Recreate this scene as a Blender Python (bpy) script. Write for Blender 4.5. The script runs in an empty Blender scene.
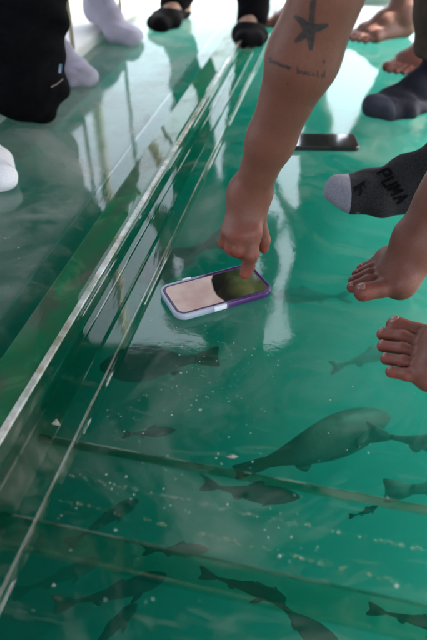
import bpy, bmesh, math, random
import numpy as np
from mathutils import Vector, Matrix
from mathutils.bvhtree import BVHTree

R = math.radians
ANG = math.atan2(.326, 1.625)                     # the beam runs this far off straight ahead
random.seed(7)
rng = np.random.default_rng(7)
scene = bpy.context.scene
COL = scene.collection

# ------------------------------------------------------------------ camera
CAM_H, CAM_T, FPX = 0.556, R(38.8), 622.0
cam_d = bpy.data.cameras.new('camera')
cam_d.sensor_fit = 'VERTICAL'; cam_d.sensor_height = 36; cam_d.sensor_width = 24
cam_d.lens = 36 * FPX / 640
cam_d.clip_start = 0.02; cam_d.clip_end = 500
cam_d.dof.use_dof = True; cam_d.dof.focus_distance = 0.93; cam_d.dof.aperture_fstop = 3.6
cam = bpy.data.objects.new('camera', cam_d)
cam.location = (0, 0, CAM_H); cam.rotation_euler = (math.pi / 2 - CAM_T, 0, 0)
COL.objects.link(cam); scene.camera = cam
CT, ST = math.cos(CAM_T), math.sin(CAM_T)

def ray(px, py):
    dx, dy = (px - 213.5) / FPX, (320 - py) / FPX
    return Vector((dx, dy * ST + CT, dy * CT - ST))

def gp(px, py, z=0.0):
    """the place on the level z seen at a point of the photograph"""
    d = ray(px, py); t = (z - CAM_H) / d.z
    return Vector((d.x * t, d.y * t, z))

def dp(px, py, depth):
    return Vector((0, 0, CAM_H)) + ray(px, py) * depth

# the beam's own frame
MR = Matrix.Rotation(-ANG, 4, 'Z')                # local y runs along the beam, local x across it
def loc(p):                                       # world -> beam frame
    return MR.inverted() @ Vector((p[0], p[1], 0))
X0 = loc((-.242, .457)).x

# ------------------------------------------------------------------ objects
def tag(o, label=None, cat=None, group=None, kind=None):
    if label: o['label'] = label
    if cat: o['category'] = cat
    if group: o['group'] = group
    if kind: o['kind'] = kind
    return o

def empty(name, loc=(0, 0, 0)):
    o = bpy.data.objects.new(name, None); o.empty_display_size = 0.05
    o.location = loc; COL.objects.link(o); return o

def link(name, me, mat, parent=None, smooth=True):
    o = bpy.data.objects.new(name, me)
    for m in (mat if isinstance(mat, (list, tuple)) else [mat]): me.materials.append(m)
    if smooth:
        me.polygons.foreach_set('use_smooth', np.ones(len(me.polygons), dtype=bool))
    COL.objects.link(o)
    if parent is not None:
        o.parent = parent
        o.matrix_parent_inverse = Matrix.Translation(-Vector(parent.location))
    return o

def mesh_np(name, V, Q):
    me = bpy.data.meshes.new(name)
    V = np.asarray(V, dtype=np.float32); Q = np.asarray(Q, dtype=np.int32)
    me.vertices.add(len(V)); me.vertices.foreach_set('co', V.ravel())
    me.loops.add(Q.size); me.loops.foreach_set('vertex_index', Q.ravel())
    me.polygons.add(len(Q))
    me.polygons.foreach_set('loop_start', np.arange(0, Q.size, Q.shape[1], dtype=np.int32))
    me.update(calc_edges=True); me.validate()
    return me

def bm_link(name, bm, mat, parent=None, smooth=False):
    me = bpy.data.meshes.new(name); bm.normal_update(); bm.to_mesh(me); bm.free()
    return link(name, me, mat, parent, smooth)

def add_box(bm, lo, hi, M=None, bevel=0.0, seg=2):
    vs = [bm.verts.new((x, y, z)) for x in (lo[0], hi[0]) for y in (lo[1], hi[1]) for z in (lo[2], hi[2])]
    fs = [bm.faces.new([vs[i] for i in q]) for q in
          ((0, 1, 3, 2), (4, 6, 7, 5), (0, 4, 5, 1), (2, 3, 7, 6), (0, 2, 6, 4), (1, 5, 7, 3))]
    if bevel > 0:
        es = list({e for f in fs for e in f.edges})
        r = bmesh.ops.bevel(bm, geom=es, offset=bevel, segments=seg, affect='EDGES', profile=0.5)
        vs = list({v for v in vs if v.is_valid} | set(r['verts']))
    if M is not None:
        bmesh.ops.transform(bm, matrix=M, verts=vs)
    return vs

def add_tube(bm, pts, rad, n=10):
    rings = []
    for i, p in enumerate(pts):
        p = Vector(p)
        d = (Vector(pts[min(i + 1, len(pts) - 1)]) - Vector(pts[max(i - 1, 0)])).normalized()
        a = d.orthogonal().normalized() if abs(d.z) < .95 else Vector((1, 0, 0))
        b = d.cross(a).normalized(); a = b.cross(d).normalized()
        r = rad[i] if isinstance(rad, (list, tuple)) else rad
        rings.append([bm.verts.new(p + a * r * math.cos(2 * math.pi * k / n) + b * r * math.sin(2 * math.pi * k / n)) for k in range(n)])
    for A, B in zip(rings, rings[1:]):
        for k in range(n):
            bm.faces.new((A[k], A[(k + 1) % n], B[(k + 1) % n], B[k]))
    bm.faces.new(rings[0][::-1]); bm.faces.new(rings[-1])

# ------------------------------------------------------------------ materials
def new_mat(name):
    m = bpy.data.materials.new(name); m.use_nodes = True
    nt = m.node_tree; nt.nodes.clear()
    out = nt.nodes.new('ShaderNodeOutputMaterial')
    return m, nt, out

def N(nt, typ, **kw):
    n = nt.nodes.new(typ)
    for k, v in kw.items():
        if k.startswith('i_'):
            key = k[2:].replace('_', ' ')
            n.inputs[key].default_value = v
        else:
            setattr(n, k, v)
    return n

def noise(nt, scale, detail=3, rough=.55, vec=None, dist=0.0):
    n = N(nt, 'ShaderNodeTexNoise'); n.inputs['Scale'].default_value = scale
    n.inputs['Detail'].default_value = detail; n.inputs['Roughness'].default_value = rough
    n.inputs['Distortion'].default_value = dist
    if vec is not None: nt.links.new(vec, n.inputs['Vector'])
    return n

def ramp(nt, fac, stops):
    r = N(nt, 'ShaderNodeValToRGB'); e = r.color_ramp.elements
    e[0].position, e[0].color = stops[0][0], (*stops[0][1], 1)
    e[1].position, e[1].color = stops[-1][0], (*stops[-1][1], 1)
    for p, c in stops[1:-1]:
        q = e.new(p); q.color = (*c, 1)
    nt.links.new(fac, r.inputs['Fac']); return r

def g3(v): return (v, v, v)

def simple(name, c1, c2, scale=20, rough=.6, bump=.0, bscale=None, bdist=.001, sss=0.0, metallic=0.0, spec=.5, detail=4, sheen=0.0):
    m, nt, out = new_mat(name)
    tc = N(nt, 'ShaderNodeTexCoord')
    n = noise(nt, scale, detail, vec=tc.outputs['Object'])
    cr = ramp(nt, n.outputs['Fac'], [(.3, c1), (.7, c2)])
    p = N(nt, 'ShaderNodeBsdfPrincipled')
    p.inputs['Roughness'].default_value = rough; p.inputs['Metallic'].default_value = metallic
    p.inputs['Specular IOR Level'].default_value = spec
    if sheen: p.inputs['Sheen Weight'].default_value = sheen
    if sss:
        p.inputs['Subsurface Weight'].default_value = sss
        p.inputs['Subsurface Radius'].default_value = (.012, .005, .003)
        p.inputs['Subsurface Scale'].default_value = 1.0
    nt.links.new(cr.outputs['Color'], p.inputs['Base Color'])
    if bump:
        b = N(nt, 'ShaderNodeBump'); b.inputs['Strength'].default_value = bump; b.inputs['Distance'].default_value = bdist
        n2 = noise(nt, bscale or scale * 4, 5, .6, vec=tc.outputs['Object'])
        nt.links.new(n2.outputs['Fac'], b.inputs['Height']); nt.links.new(b.outputs['Normal'], p.inputs['Normal'])
    nt.links.new(p.outputs['BSDF'], out.inputs['Surface'])
    return m

def skin_mat(name, c, c_red):
    m, nt, out = new_mat(name)
    tc = N(nt, 'ShaderNodeTexCoord')
    n = noise(nt, 28, 5, .6, vec=tc.outputs['Object'])
    n2 = noise(nt, 240, 3, .6, vec=tc.outputs['Object'])
    cr = ramp(nt, n.outputs['Fac'], [(.3, c), (.72, c_red)])
    mx = N(nt, 'ShaderNodeMix', data_type='RGBA', blend_type='MULTIPLY'); mx.inputs['Factor'].default_value = .5
    cr2 = ramp(nt, n2.outputs['Fac'], [(.3, g3(.80)), (.6, g3(1.0))])
    nt.links.new(cr.outputs['Color'], mx.inputs[6]); nt.links.new(cr2.outputs['Color'], mx.inputs[7])
    p = N(nt, 'ShaderNodeBsdfPrincipled')
    p.inputs['Roughness'].default_value = .5; p.inputs['Specular IOR Level'].default_value = .35
    p.inputs['Subsurface Weight'].default_value = .12
    p.inputs['Subsurface Radius'].default_value = (.01, .004, .0025); p.inputs['Subsurface Scale'].default_value = .6
    at = N(nt, 'ShaderNodeAttribute', attribute_name='flush'); fm = N(nt, 'ShaderNodeMix', data_type='RGBA', blend_type='MULTIPLY'); fm.inputs[7].default_value = (1.35, .82, .84, 1); fm.clamp_result = False
    nt.links.new(at.outputs['Fac'], fm.inputs[0]); nt.links.new(mx.outputs[2], fm.inputs[6]); nt.links.new(fm.outputs[2], p.inputs['Base Color'])
    v = N(nt, 'ShaderNodeTexVoronoi'); v.inputs['Scale'].default_value = 420
    nt.links.new(tc.outputs['Object'], v.inputs['Vector'])
    n3 = noise(nt, 70, 4, .6, vec=tc.outputs['Object'])
    ad = N(nt, 'ShaderNodeMath', operation='MULTIPLY_ADD'); ad.inputs[1].default_value = .35
    nt.links.new(v.outputs['Distance'], ad.inputs[0]); nt.links.new(n3.outputs['Fac'], ad.inputs[2])
    b = N(nt, 'ShaderNodeBump'); b.inputs['Strength'].default_value = .35; b.inputs['Distance'].default_value = .0018
    nt.links.new(ad.outputs[0], b.inputs['Height']); nt.links.new(b.outputs['Normal'], p.inputs['Normal'])
    nt.links.new(p.outputs['BSDF'], out.inputs['Surface'])
    return m

def knit_mat(name, c1, c2, rows=260, rough=.9):
    m, nt, out = new_mat(name)
    tc = N(nt, 'ShaderNodeTexCoord')
    n = noise(nt, 380, 3, .7, vec=tc.outputs['Object'])
    cr = ramp(nt, n.outputs['Fac'], [(.35, c1), (.65, c2)])
    p = N(nt, 'ShaderNodeBsdfPrincipled'); p.inputs['Roughness'].default_value = rough
    p.inputs['Specular IOR Level'].default_value = .15; p.inputs['Sheen Weight'].default_value = .03
    nt.links.new(cr.outputs['Color'], p.inputs['Base Color'])
    w = N(nt, 'ShaderNodeTexWave'); w.inputs['Scale'].default_value = rows / 6.28 * 3; w.inputs['Distortion'].default_value = 1.5
    w.inputs['Detail'].default_value = 2
    nt.links.new(tc.outputs['Object'], w.inputs['Vector'])
    n2 = noise(nt, 45, 4, .6, vec=tc.outputs['Object'])
    ad = N(nt, 'ShaderNodeMath', operation='MULTIPLY_ADD'); ad.inputs[1].default_value = .12
    nt.links.new(w.outputs['Fac'], ad.inputs[0]); nt.links.new(n2.outputs['Fac'], ad.inputs[2])
    b = N(nt, 'ShaderNodeBump'); b.inputs['Strength'].default_value = .6; b.inputs['Distance'].default_value = .004
    nt.links.new(ad.outputs[0], b.inputs['Height']); nt.links.new(b.outputs['Normal'], p.inputs['Normal'])
    nt.links.new(p.outputs['BSDF'], out.inputs['Surface'])
    return m

def acrylic_top(name):
    """clear sheet: what is below shows through, the upper side mirrors by Fresnel; smears, scratches and dust lie on it"""
    m, nt, out = new_mat(name); L = nt.links.new
    tc = N(nt, 'ShaderNodeTexCoord'); vec = tc.outputs['Object']
    tr = N(nt, 'ShaderNodeBsdfTransparent'); tr.inputs['Color'].default_value = (.90, .965, .945, 1)
    gl = N(nt, 'ShaderNodeBsdfGlossy')
    nr = noise(nt, 5, 4, .6, vec=vec); rr = N(nt, 'ShaderNodeMapRange')
    rr.inputs['From Min'].default_value = .35; rr.inputs['From Max'].default_value = .7
    rr.inputs['To Min'].default_value = .02; rr.inputs['To Max'].default_value = .10
    L(nr.outputs['Fac'], rr.inputs['Value']); L(rr.outputs['Result'], gl.inputs['Roughness'])
    fr = N(nt, 'ShaderNodeFresnel'); fr.inputs['IOR'].default_value = 1.53
    bp = N(nt, 'ShaderNodeBump'); bp.inputs['Strength'].default_value = .22; bp.inputs['Distance'].default_value = .004
    nb = noise(nt, 4.5, 2, .5, vec=vec); L(nb.outputs['Fac'], bp.inputs['Height'])
    bp2 = N(nt, 'ShaderNodeBump'); bp2.inputs['Strength'].default_value = .12; bp2.inputs['Distance'].default_value = .0007
    nb2 = noise(nt, 70, 3, .6, vec=vec); L(nb2.outputs['Fac'], bp2.inputs['Height']); L(bp.outputs['Normal'], bp2.inputs['Normal'])
    L(bp2.outputs['Normal'], gl.inputs['Normal']); L(bp2.outputs['Normal'], fr.inputs['Normal'])
    mx = N(nt, 'ShaderNodeMixShader'); L(fr.outputs['Fac'], mx.inputs[0]); L(tr.outputs[0], mx.inputs[1]); L(gl.outputs[0], mx.inputs[2])
    # smears and dust, a thin pale film
    df = N(nt, 'ShaderNodeBsdfDiffuse'); df.inputs['Color'].default_value = (.50, .47, .43, 1)
    na = noise(nt, 3.2, 6, .68, vec=vec, dist=1.4)
    sm = N(nt, 'ShaderNodeMapRange'); sm.inputs['From Min'].default_value = .47; sm.inputs['From Max'].default_value = .80
    sm.inputs['To Max'].default_value = .27
    L(na.outputs['Fac'], sm.inputs['Value'])
    # streaky wipe marks
    mp = N(nt, 'ShaderNodeMapping'); mp.inputs['Scale'].default_value = (9, 60, 1); mp.inputs['Rotation'].default_value = (0, 0, R(-35))
    L(vec, mp.inputs['Vector'])
    ns = noise(nt, 1.0, 4, .6, vec=mp.outputs[0], dist=.8)
    ss = N(nt, 'ShaderNodeMapRange'); ss.inputs['From Min'].default_value = .60; ss.inputs['From Max'].default_value = .82; ss.inputs['To Max'].default_value = .12
    L(ns.outputs['Fac'], ss.inputs['Value'])
    # fine scratches
    def scr(rot, sc):
        q = N(nt, 'ShaderNodeMapping'); q.inputs['Scale'].default_value = (sc * .03, sc, 1); q.inputs['Rotation'].default_value = (0, 0, rot)
        L(vec, q.inputs['Vector'])
        v = N(nt, 'ShaderNodeTexVoronoi', feature='F1'); v.inputs['Scale'].default_value = 1.0
        L(q.outputs[0], v.inputs['Vector'])
        a = N(nt, 'ShaderNodeMapRange'); a.inputs['From Min'].default_value = .035; a.inputs['From Max'].default_value = .012
        a.inputs['To Max'].default_value = .34; L(v.outputs['Distance'], a.inputs['Value']); return a
    s1, s2 = scr(R(-63), 150), scr(R(25), 120)
    # grit: small pale specks
    vo = N(nt, 'ShaderNodeTexVoronoi', feature='F1'); vo.inputs['Scale'].default_value = 75; L(vec, vo.inputs['Vector'])
    sp = N(nt, 'ShaderNodeMapRange'); sp.inputs['From Min'].default_value = .085; sp.inputs['From Max'].default_value = .05; sp.inputs['To Max'].default_value = .45
    L(vo.outputs['Distance'], sp.inputs['Value'])
    nm = noise(nt, 5, 4, .6, vec=vec); gm = N(nt, 'ShaderNodeMapRange'); gm.inputs['From Min'].default_value = .46; gm.inputs['From Max'].default_value = .64
    L(nm.outputs['Fac'], gm.inputs['Value'])
    wn = N(nt, 'ShaderNodeMath', operation='GREATER_THAN'); wn.inputs[1].default_value = .45; L(vo.outputs['Color'], wn.inputs[0])
    k1 = N(nt, 'ShaderNodeMath', operation='MULTIPLY'); L(sp.outputs[0], k1.inputs[0]); L(gm.outputs[0], k1.inputs[1])
    k2 = N(nt, 'ShaderNodeMath', operation='MULTIPLY'); L(k1.outputs[0], k2.inputs[0]); L(wn.outputs[0], k2.inputs[1])
    sx = N(nt, 'ShaderNodeSeparateXYZ'); L(vec, sx.inputs[0])
    lp = N(nt, 'ShaderNodeMapRange'); lp.inputs['From Min'].default_value = X0 - .05; lp.inputs['From Max'].default_value = X0 - .12; lp.inputs['To Max'].default_value = .52; L(sx.outputs[0], lp.inputs['Value'])
    n9 = noise(nt, 2.2, 6, .66, vec=vec, dist=1.0); r9 = N(nt, 'ShaderNodeMapRange'); r9.inputs['From Min'].default_value = .34; r9.inputs['From Max'].default_value = .7; L(n9.outputs['Fac'], r9.inputs['Value'])
    l2 = N(nt, 'ShaderNodeMath', operation='MULTIPLY'); L(lp.outputs[0], l2.inputs[0]); L(r9.outputs[0], l2.inputs[1])
    tot = l2.outputs[0]
    for s in (sm.outputs[0], ss.outputs[0], s1.outputs[0], s2.outputs[0], k2.outputs[0]):
        if tot is None: tot = s
        else:
            a = N(nt, 'ShaderNodeMath', operation='ADD', use_clamp=True); L(tot, a.inputs[0]); L(s, a.inputs[1]); tot = a.outputs[0]
    m2 = N(nt, 'ShaderNodeMixShader'); L(tot, m2.inputs[0]); L(mx.outputs[0], m2.inputs[1]); L(df.outputs[0], m2.inputs[2])
    L(m2.outputs[0], out.inputs['Surface'])
    return m

def thin_acrylic(name, tint, ior=1.5, film=.12, body=0.0):
    m, nt, out = new_mat(name); L = nt.links.new; tc = N(nt, 'ShaderNodeTexCoord'); vec = tc.outputs['Object']
    t = N(nt, 'ShaderNodeBsdfTransparent'); t.inputs['Color'].default_value = (*tint, 1)
    g = N(nt, 'ShaderNodeBsdfGlossy'); g.inputs['Roughness'].default_value = .035
    f = N(nt, 'ShaderNodeFresnel'); f.inputs['IOR'].default_value = ior
    b = N(nt, 'ShaderNodeBump'); b.inputs['Strength'].default_value = .10; b.inputs['Distance'].default_value = .003
    mp = N(nt, 'ShaderNodeMapping'); mp.inputs['Scale'].default_value = (26, 3, 26); mp.inputs['Rotation'].default_value = (0, 0, ANG); L(vec, mp.inputs['Vector'])
    n = noise(nt, 1, 4, .6, vec=mp.outputs[0]); L(n.outputs['Fac'], b.inputs['Height']); L(b.outputs[0], g.inputs['Normal']); L(b.outputs[0], f.inputs['Normal'])
    m1 = N(nt, 'ShaderNodeMixShader'); L(f.outputs[0], m1.inputs[0]); L(t.outputs[0], m1.inputs[1]); L(g.outputs[0], m1.inputs[2])
    d = N(nt, 'ShaderNodeBsdfDiffuse'); d.inputs['Color'].default_value = (.42, .40, .33, 1)
    n2 = noise(nt, 8, 7, .72, vec=vec, dist=.6); q = N(nt, 'ShaderNodeMapRange'); q.inputs['From Min'].default_value = .5; q.inputs['From Max'].default_value = .78; q.inputs['To Max'].default_value = film
    L(n2.outputs['Fac'], q.inputs['Value']); m2 = N(nt, 'ShaderNodeMixShader'); 
    if body:                                        # bright green of refracted water painted as colour, with brown smudges along it
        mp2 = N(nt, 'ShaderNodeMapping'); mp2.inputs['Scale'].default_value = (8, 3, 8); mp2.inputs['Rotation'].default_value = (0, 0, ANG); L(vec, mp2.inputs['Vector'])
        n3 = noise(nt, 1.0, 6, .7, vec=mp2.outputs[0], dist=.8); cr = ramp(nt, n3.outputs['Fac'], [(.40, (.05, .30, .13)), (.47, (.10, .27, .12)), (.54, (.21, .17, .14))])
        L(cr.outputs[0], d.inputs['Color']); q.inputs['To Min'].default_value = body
    L(q.outputs[0], m2.inputs[0]); L(m1.outputs[0], m2.inputs[1]); L(d.outputs[0], m2.inputs[2]); L(m2.outputs[0], out.inputs['Surface']); return m

def clear_mat(name, col):
    m, nt, out = new_mat(name)
    t = N(nt, 'ShaderNodeBsdfTransparent'); t.inputs['Color'].default_value = (*col, 1)
    nt.links.new(t.outputs[0], out.inputs['Surface']); return m

def acrylic_bar(name, tint, film, rough=.03, ior=1.49):
    """thick clear bar: real refraction, with a dusty film"""
    m, nt, out = new_mat(name); L = nt.links.new
    tc = N(nt, 'ShaderNodeTexCoord')
    g = N(nt, 'ShaderNodeBsdfGlass'); g.inputs['Color'].default_value = (*tint, 1); g.inputs['Roughness'].default_value = rough; g.inputs['IOR'].default_value = ior
    b = N(nt, 'ShaderNodeBump'); b.inputs['Strength'].default_value = .25; b.inputs['Distance'].default_value = .002
    mp = N(nt, 'ShaderNodeMapping'); mp.inputs['Scale'].default_value = (40, 4, 40); L(tc.outputs['Object'], mp.inputs['Vector'])
    n = noise(nt, 1, 4, .6, vec=mp.outputs[0]); L(n.outputs['Fac'], b.inputs['Height']); L(b.outputs['Normal'], g.inputs['Normal'])
    d = N(nt, 'ShaderNodeBsdfDiffuse'); d.inputs['Color'].default_value = (*film, 1)
    t = N(nt, 'ShaderNodeBsdfTransparent'); t.inputs['Color'].default_value = (.8, .95, .88, 1)
    n2 = noise(nt, 9, 6, .7, vec=tc.outputs['Object'])
    f = N(nt, 'ShaderNodeMapRange'); f.inputs['From Min'].default_value = .5; f.inputs['From Max'].default_value = .8; f.inputs['To Max'].default_value = .35
    L(n2.outputs['Fac'], f.inputs['Value'])
    m0 = N(nt, 'ShaderNodeMixShader'); m0.inputs[0].default_value = .35; L(g.outputs[0], m0.inputs[1]); L(t.outputs[0], m0.inputs[2])
    mx = N(nt, 'ShaderNodeMixShader'); L(f.outputs[0], mx.inputs[0]); L(m0.outputs[0], mx.inputs[1]); L(d.outputs[0], mx.inputs[2])
    L(mx.outputs[0], out.inputs['Surface']); return m

def speckle_mat(name, col, scale, lo, hi, stretch=(1, 1, 1)):
    """broken flecks with clear gaps between"""
    m, nt, out = new_mat(name); L = nt.links.new
    tc = N(nt, 'ShaderNodeTexCoord'); mp = N(nt, 'ShaderNodeMapping'); mp.inputs['Scale'].default_value = stretch
    L(tc.outputs['Object'], mp.inputs['Vector'])
    n = noise(nt, scale, 5, .75, vec=mp.outputs[0])
    f = N(nt, 'ShaderNodeMapRange'); f.inputs['From Min'].default_value = lo; f.inputs['From Max'].default_value = hi; f.inputs['To Max'].default_value = .8
    L(n.outputs['Fac'], f.inputs['Value'])
    d = N(nt, 'ShaderNodeBsdfPrincipled'); d.inputs['Base Color'].default_value = (*col, 1); d.inputs['Roughness'].default_value = .4
    t = N(nt, 'ShaderNodeBsdfTransparent')
    mx = N(nt, 'ShaderNodeMixShader'); L(f.outputs[0], mx.inputs[0]); L(t.outputs[0], mx.inputs[1]); L(d.outputs[0], mx.inputs[2])
    L(mx.outputs[0], out.inputs['Surface']); return m

M = {}
M['skin_tan'] = skin_mat('skin_tan', (.168, .062, .040), (.20, .068, .047))
M['skin_foot'] = skin_mat('skin_foot', (.22, .105, .075), (.25, .105, .08))
M['skin_pale'] = skin_mat('skin_pale', (.40, .24, .17), (.42, .22, .16))
M['skin_brown'] = skin_mat('skin_brown', (.17, .085, .055), (.2, .09, .06))
M['nail'] = simple('nail', (.26, .125, .105), (.32, .16, .135), 60, .22)
M['ink'] = simple('ink', (.010, .008, .009), (.050, .030, .028), 260, .6)
M['print_black'] = simple('print_black', (.003, .003, .0032), (.009, .009, .009), 420, .95, spec=.05)
M['black_cloth'] = simple('black_cloth', (.0022, .0022, .003), (.005, .0046, .006), 60, .9, .5, 30, .006, spec=.06)
M['dark_cloth'] = simple('dark_cloth', (.02, .02, .025), (.04, .038, .045), 60, .85, .5, 30, .006, spec=.2)
M['brown_cloth'] = simple('brown_cloth', (.055, .036, .028), (.08, .052, .04), 50, .85, .5, 25, .006, spec=.2)
M['white_sock'] = knit_mat('white_sock', (.36, .335, .42), (.47, .44, .53))  # white yarn with the lavender of shade put into its colour
M['white_sock_bright'] = knit_mat('white_sock_bright', (.66, .65, .69), (.78, .77, .80))  # same white yarn, coloured as sunlit for the forward foot
M['grey_sock'] = knit_mat('grey_sock', (.013, .012, .014), (.036, .034, .038))
M['sock_toe'] = knit_mat('sock_toe', (.19, .18, .22), (.29, .28, .33))
M['navy_sock'] = knit_mat('navy_sock', (.008, .008, .014), (.018, .018, .028))
M['navy_toe'] = knit_mat('navy_toe', (.03, .031, .045), (.055, .057, .075))
M['hair'] = simple('hair', (.012, .009, .007), (.03, .02, .015), 90, .5, .6, 160, .004)
M['eye'] = simple('eye', (.5, .48, .45), (.6, .58, .55), 30, .2)
M['shoe'] = simple('shoe', (.002, .002, .0022), (.004, .0038, .004), 60, .8, .3, 90, .001, spec=.08)
M['deck_paint'] = simple('deck_paint', (.70, .69, .66), (.80, .79, .76), 6, .55, .15, 40, .002)
M['canvas'] = simple('canvas', (.09, .095, .1), (.12, .125, .13), 12, .9)
M['rail_paint'] = simple('rail_paint', (.50, .41, .28), (.58, .48, .34), 30, .45)
M['floor_top'] = acrylic_top('floor_top')
M['floor_under'] = clear_mat('floor_under', (.96, .985, .975))
M['bar_acrylic'] = acrylic_bar('bar_acrylic', (.86, .95, .91), (.5, .47, .40))
M['strip_clear'] = thin_acrylic('strip_clear', (.96, .99, .97), 1.42, .35)
M['joint_clear'] = thin_acrylic('joint_clear', (.58, .84, .76), 1.28, .10)
M['upright_clear'] = thin_acrylic('upright_clear', (.84, .94, .89), 1.40, .25)
M['strip_dark'] = thin_acrylic('strip_dark', (.68, .84, .77), 1.36, .25)
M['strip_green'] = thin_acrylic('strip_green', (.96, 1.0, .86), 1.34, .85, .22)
def frosted_glare(nm, lo, hi):  # cut edge with sky glare and golden glints painted into its colour
    m, nt, out = new_mat(nm); L = nt.links.new; tc = N(nt, 'ShaderNodeTexCoord'); n = noise(nt, 14, 5, .7, vec=tc.outputs['Object'])
    cr = ramp(nt, n.outputs['Fac'], [(.36, (.30, .22, .12)), (.62, (.70, .67, .64))]); p = N(nt, 'ShaderNodeBsdfPrincipled'); L(cr.outputs[0], p.inputs['Base Color'])
    p.inputs['Roughness'].default_value = .2; p.inputs['IOR'].default_value = 1.9; p.inputs['Transmission Weight'].default_value = .0
    t = N(nt, 'ShaderNodeBsdfTransparent'); t.inputs['Color'].default_value = (.8, .95, .88, 1); f = N(nt, 'ShaderNodeMapRange'); n2 = noise(nt, 4, 6, .75, vec=tc.outputs['Object'])
    f.inputs['From Min'].default_value = .4; f.inputs['From Max'].default_value = .7; f.inputs['To Min'].default_value = hi; f.inputs['To Max'].default_value = lo; L(n2.outputs['Fac'], f.inputs['Value'])
    ms = N(nt, 'ShaderNodeMixShader'); L(f.outputs[0], ms.inputs[0]); L(t.outputs[0], ms.inputs[1]); L(p.outputs[0], ms.inputs[2]); L(ms.outputs[0], out.inputs['Surface']); return m
M['frosted'] = frosted_glare('frosted', .12, .9); M['frosted_thin'] = frosted_glare('frosted_thin', .0, .30); M['frosted_faint'] = frosted_glare('frosted_faint', -.10, .11)
M['joint_dark'] = thin_acrylic('joint_dark', (.40, .60, .50), 1.28, .2)
M['strip_under'] = clear_mat('strip_under', (.90, .97, .94))
M['seam_glue'] = speckle_mat('seam_glue', (.30, .25, .13), 260, .57, .68, (1, 1, 1))
M['seam_scratch'] = speckle_mat('seam_scratch', (.38, .36, .27), 300, .57, .68, (1, 1, 1))

# ------------------------------------------------------------------ solid bodies from blended limbs
def smin(a, b, k):
    h = np.maximum(k - np.abs(a - b), 0) / k
    return np.minimum(a, b) - h * h * k * .25

class Body:
    """round limbs blended into one continuous surface"""
    def __init__(s): s.groups = []; s.cuts = []
    def group(s, prims, k=.012, ku=.02): s.groups.append((prims, k, ku)); return s
    def cut(s, n, c, lo=None, hi=None): s.cuts.append((Vector(n), c)); return s
    def bounds(s):
        lo, hi = np.full(3, 9e9), np.full(3, -9e9)
        for g, k, ku in s.groups:
            for a, b, ra, rb in g:
                for p, r in ((a, ra), (b, rb)):
                    lo = np.minimum(lo, np.array(p) - r); hi = np.maximum(hi, np.array(p) + r)
        return lo, hi
    def mesh(s, name, axes, wob=None):
        xs, ys, zs = [np.asarray(a, dtype=np.float32) for a in axes]
        F = np.full((len(xs), len(ys), len(zs)), 1.0, dtype=np.float32)
        for prims, k, ku in s.groups:
            boxes = []
            for a, b, ra, rb in prims:
                mgn = max(ra, rb) + max(k, ku) + .03
                sl = []
                for ax, i in ((xs, 0), (ys, 1), (zs, 2)):
                    l, h = min(a[i], b[i]) - mgn, max(a[i], b[i]) + mgn
                    i0, i1 = np.searchsorted(ax, l), np.searchsorted(ax, h)
                    sl.append((max(i0 - 1, 0), min(i1 + 1, len(ax))))
                boxes.append(sl)
            g0 = [min(b[i][0] for b in boxes) for i in range(3)]; g1 = [max(b[i][1] for b in boxes) for i in range(3)]
            if any(b <= a for a, b in zip(g0, g1)): continue
            G = np.full([b - a for a, b in zip(g0, g1)], 1.0, dtype=np.float32)
            for (a, b, ra, rb), bx in zip(prims, boxes):
                if any(q[1] <= q[0] for q in bx): continue
                X = xs[bx[0][0]:bx[0][1]][:, None, None]; Y = ys[bx[1][0]:bx[1][1]][None, :, None]; Z = zs[bx[2][0]:bx[2][1]][None, None, :]
                d = [b[i] - a[i] for i in range(3)]; L2 = sum(q * q for q in d) + 1e-12
                t = np.clip(((X - a[0]) * d[0] + (Y - a[1]) * d[1] + (Z - a[2]) * d[2]) / L2, 0, 1)
                D = np.sqrt((X - a[0] - t * d[0]) ** 2 + (Y - a[1] - t * d[1]) ** 2 + (Z - a[2] - t * d[2]) ** 2) - (ra + (rb - ra) * t)
                q = tuple(slice(bx[i][0] - g0[i], bx[i][1] - g0[i]) for i in range(3))
                G[q] = smin(G[q], D, k)
            q = tuple(slice(g0[i], g1[i]) for i in range(3))
            F[q] = smin(F[q], G, ku)
        X, Y, Z = xs[:, None, None], ys[None, :, None], zs[None, None, :]
        if wob: F += wob(X, Y, Z).astype(np.float32)
        for n, c in s.cuts:
            F = np.maximum(F, n.x * X + n.y * Y + n.z * Z - c)
        F[0], F[-1], F[:, 0], F[:, -1], F[:, :, 0], F[:, :, -1] = 1, 1, 1, 1, 1, 1
        return nets(name, F, xs, ys, zs)

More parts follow.
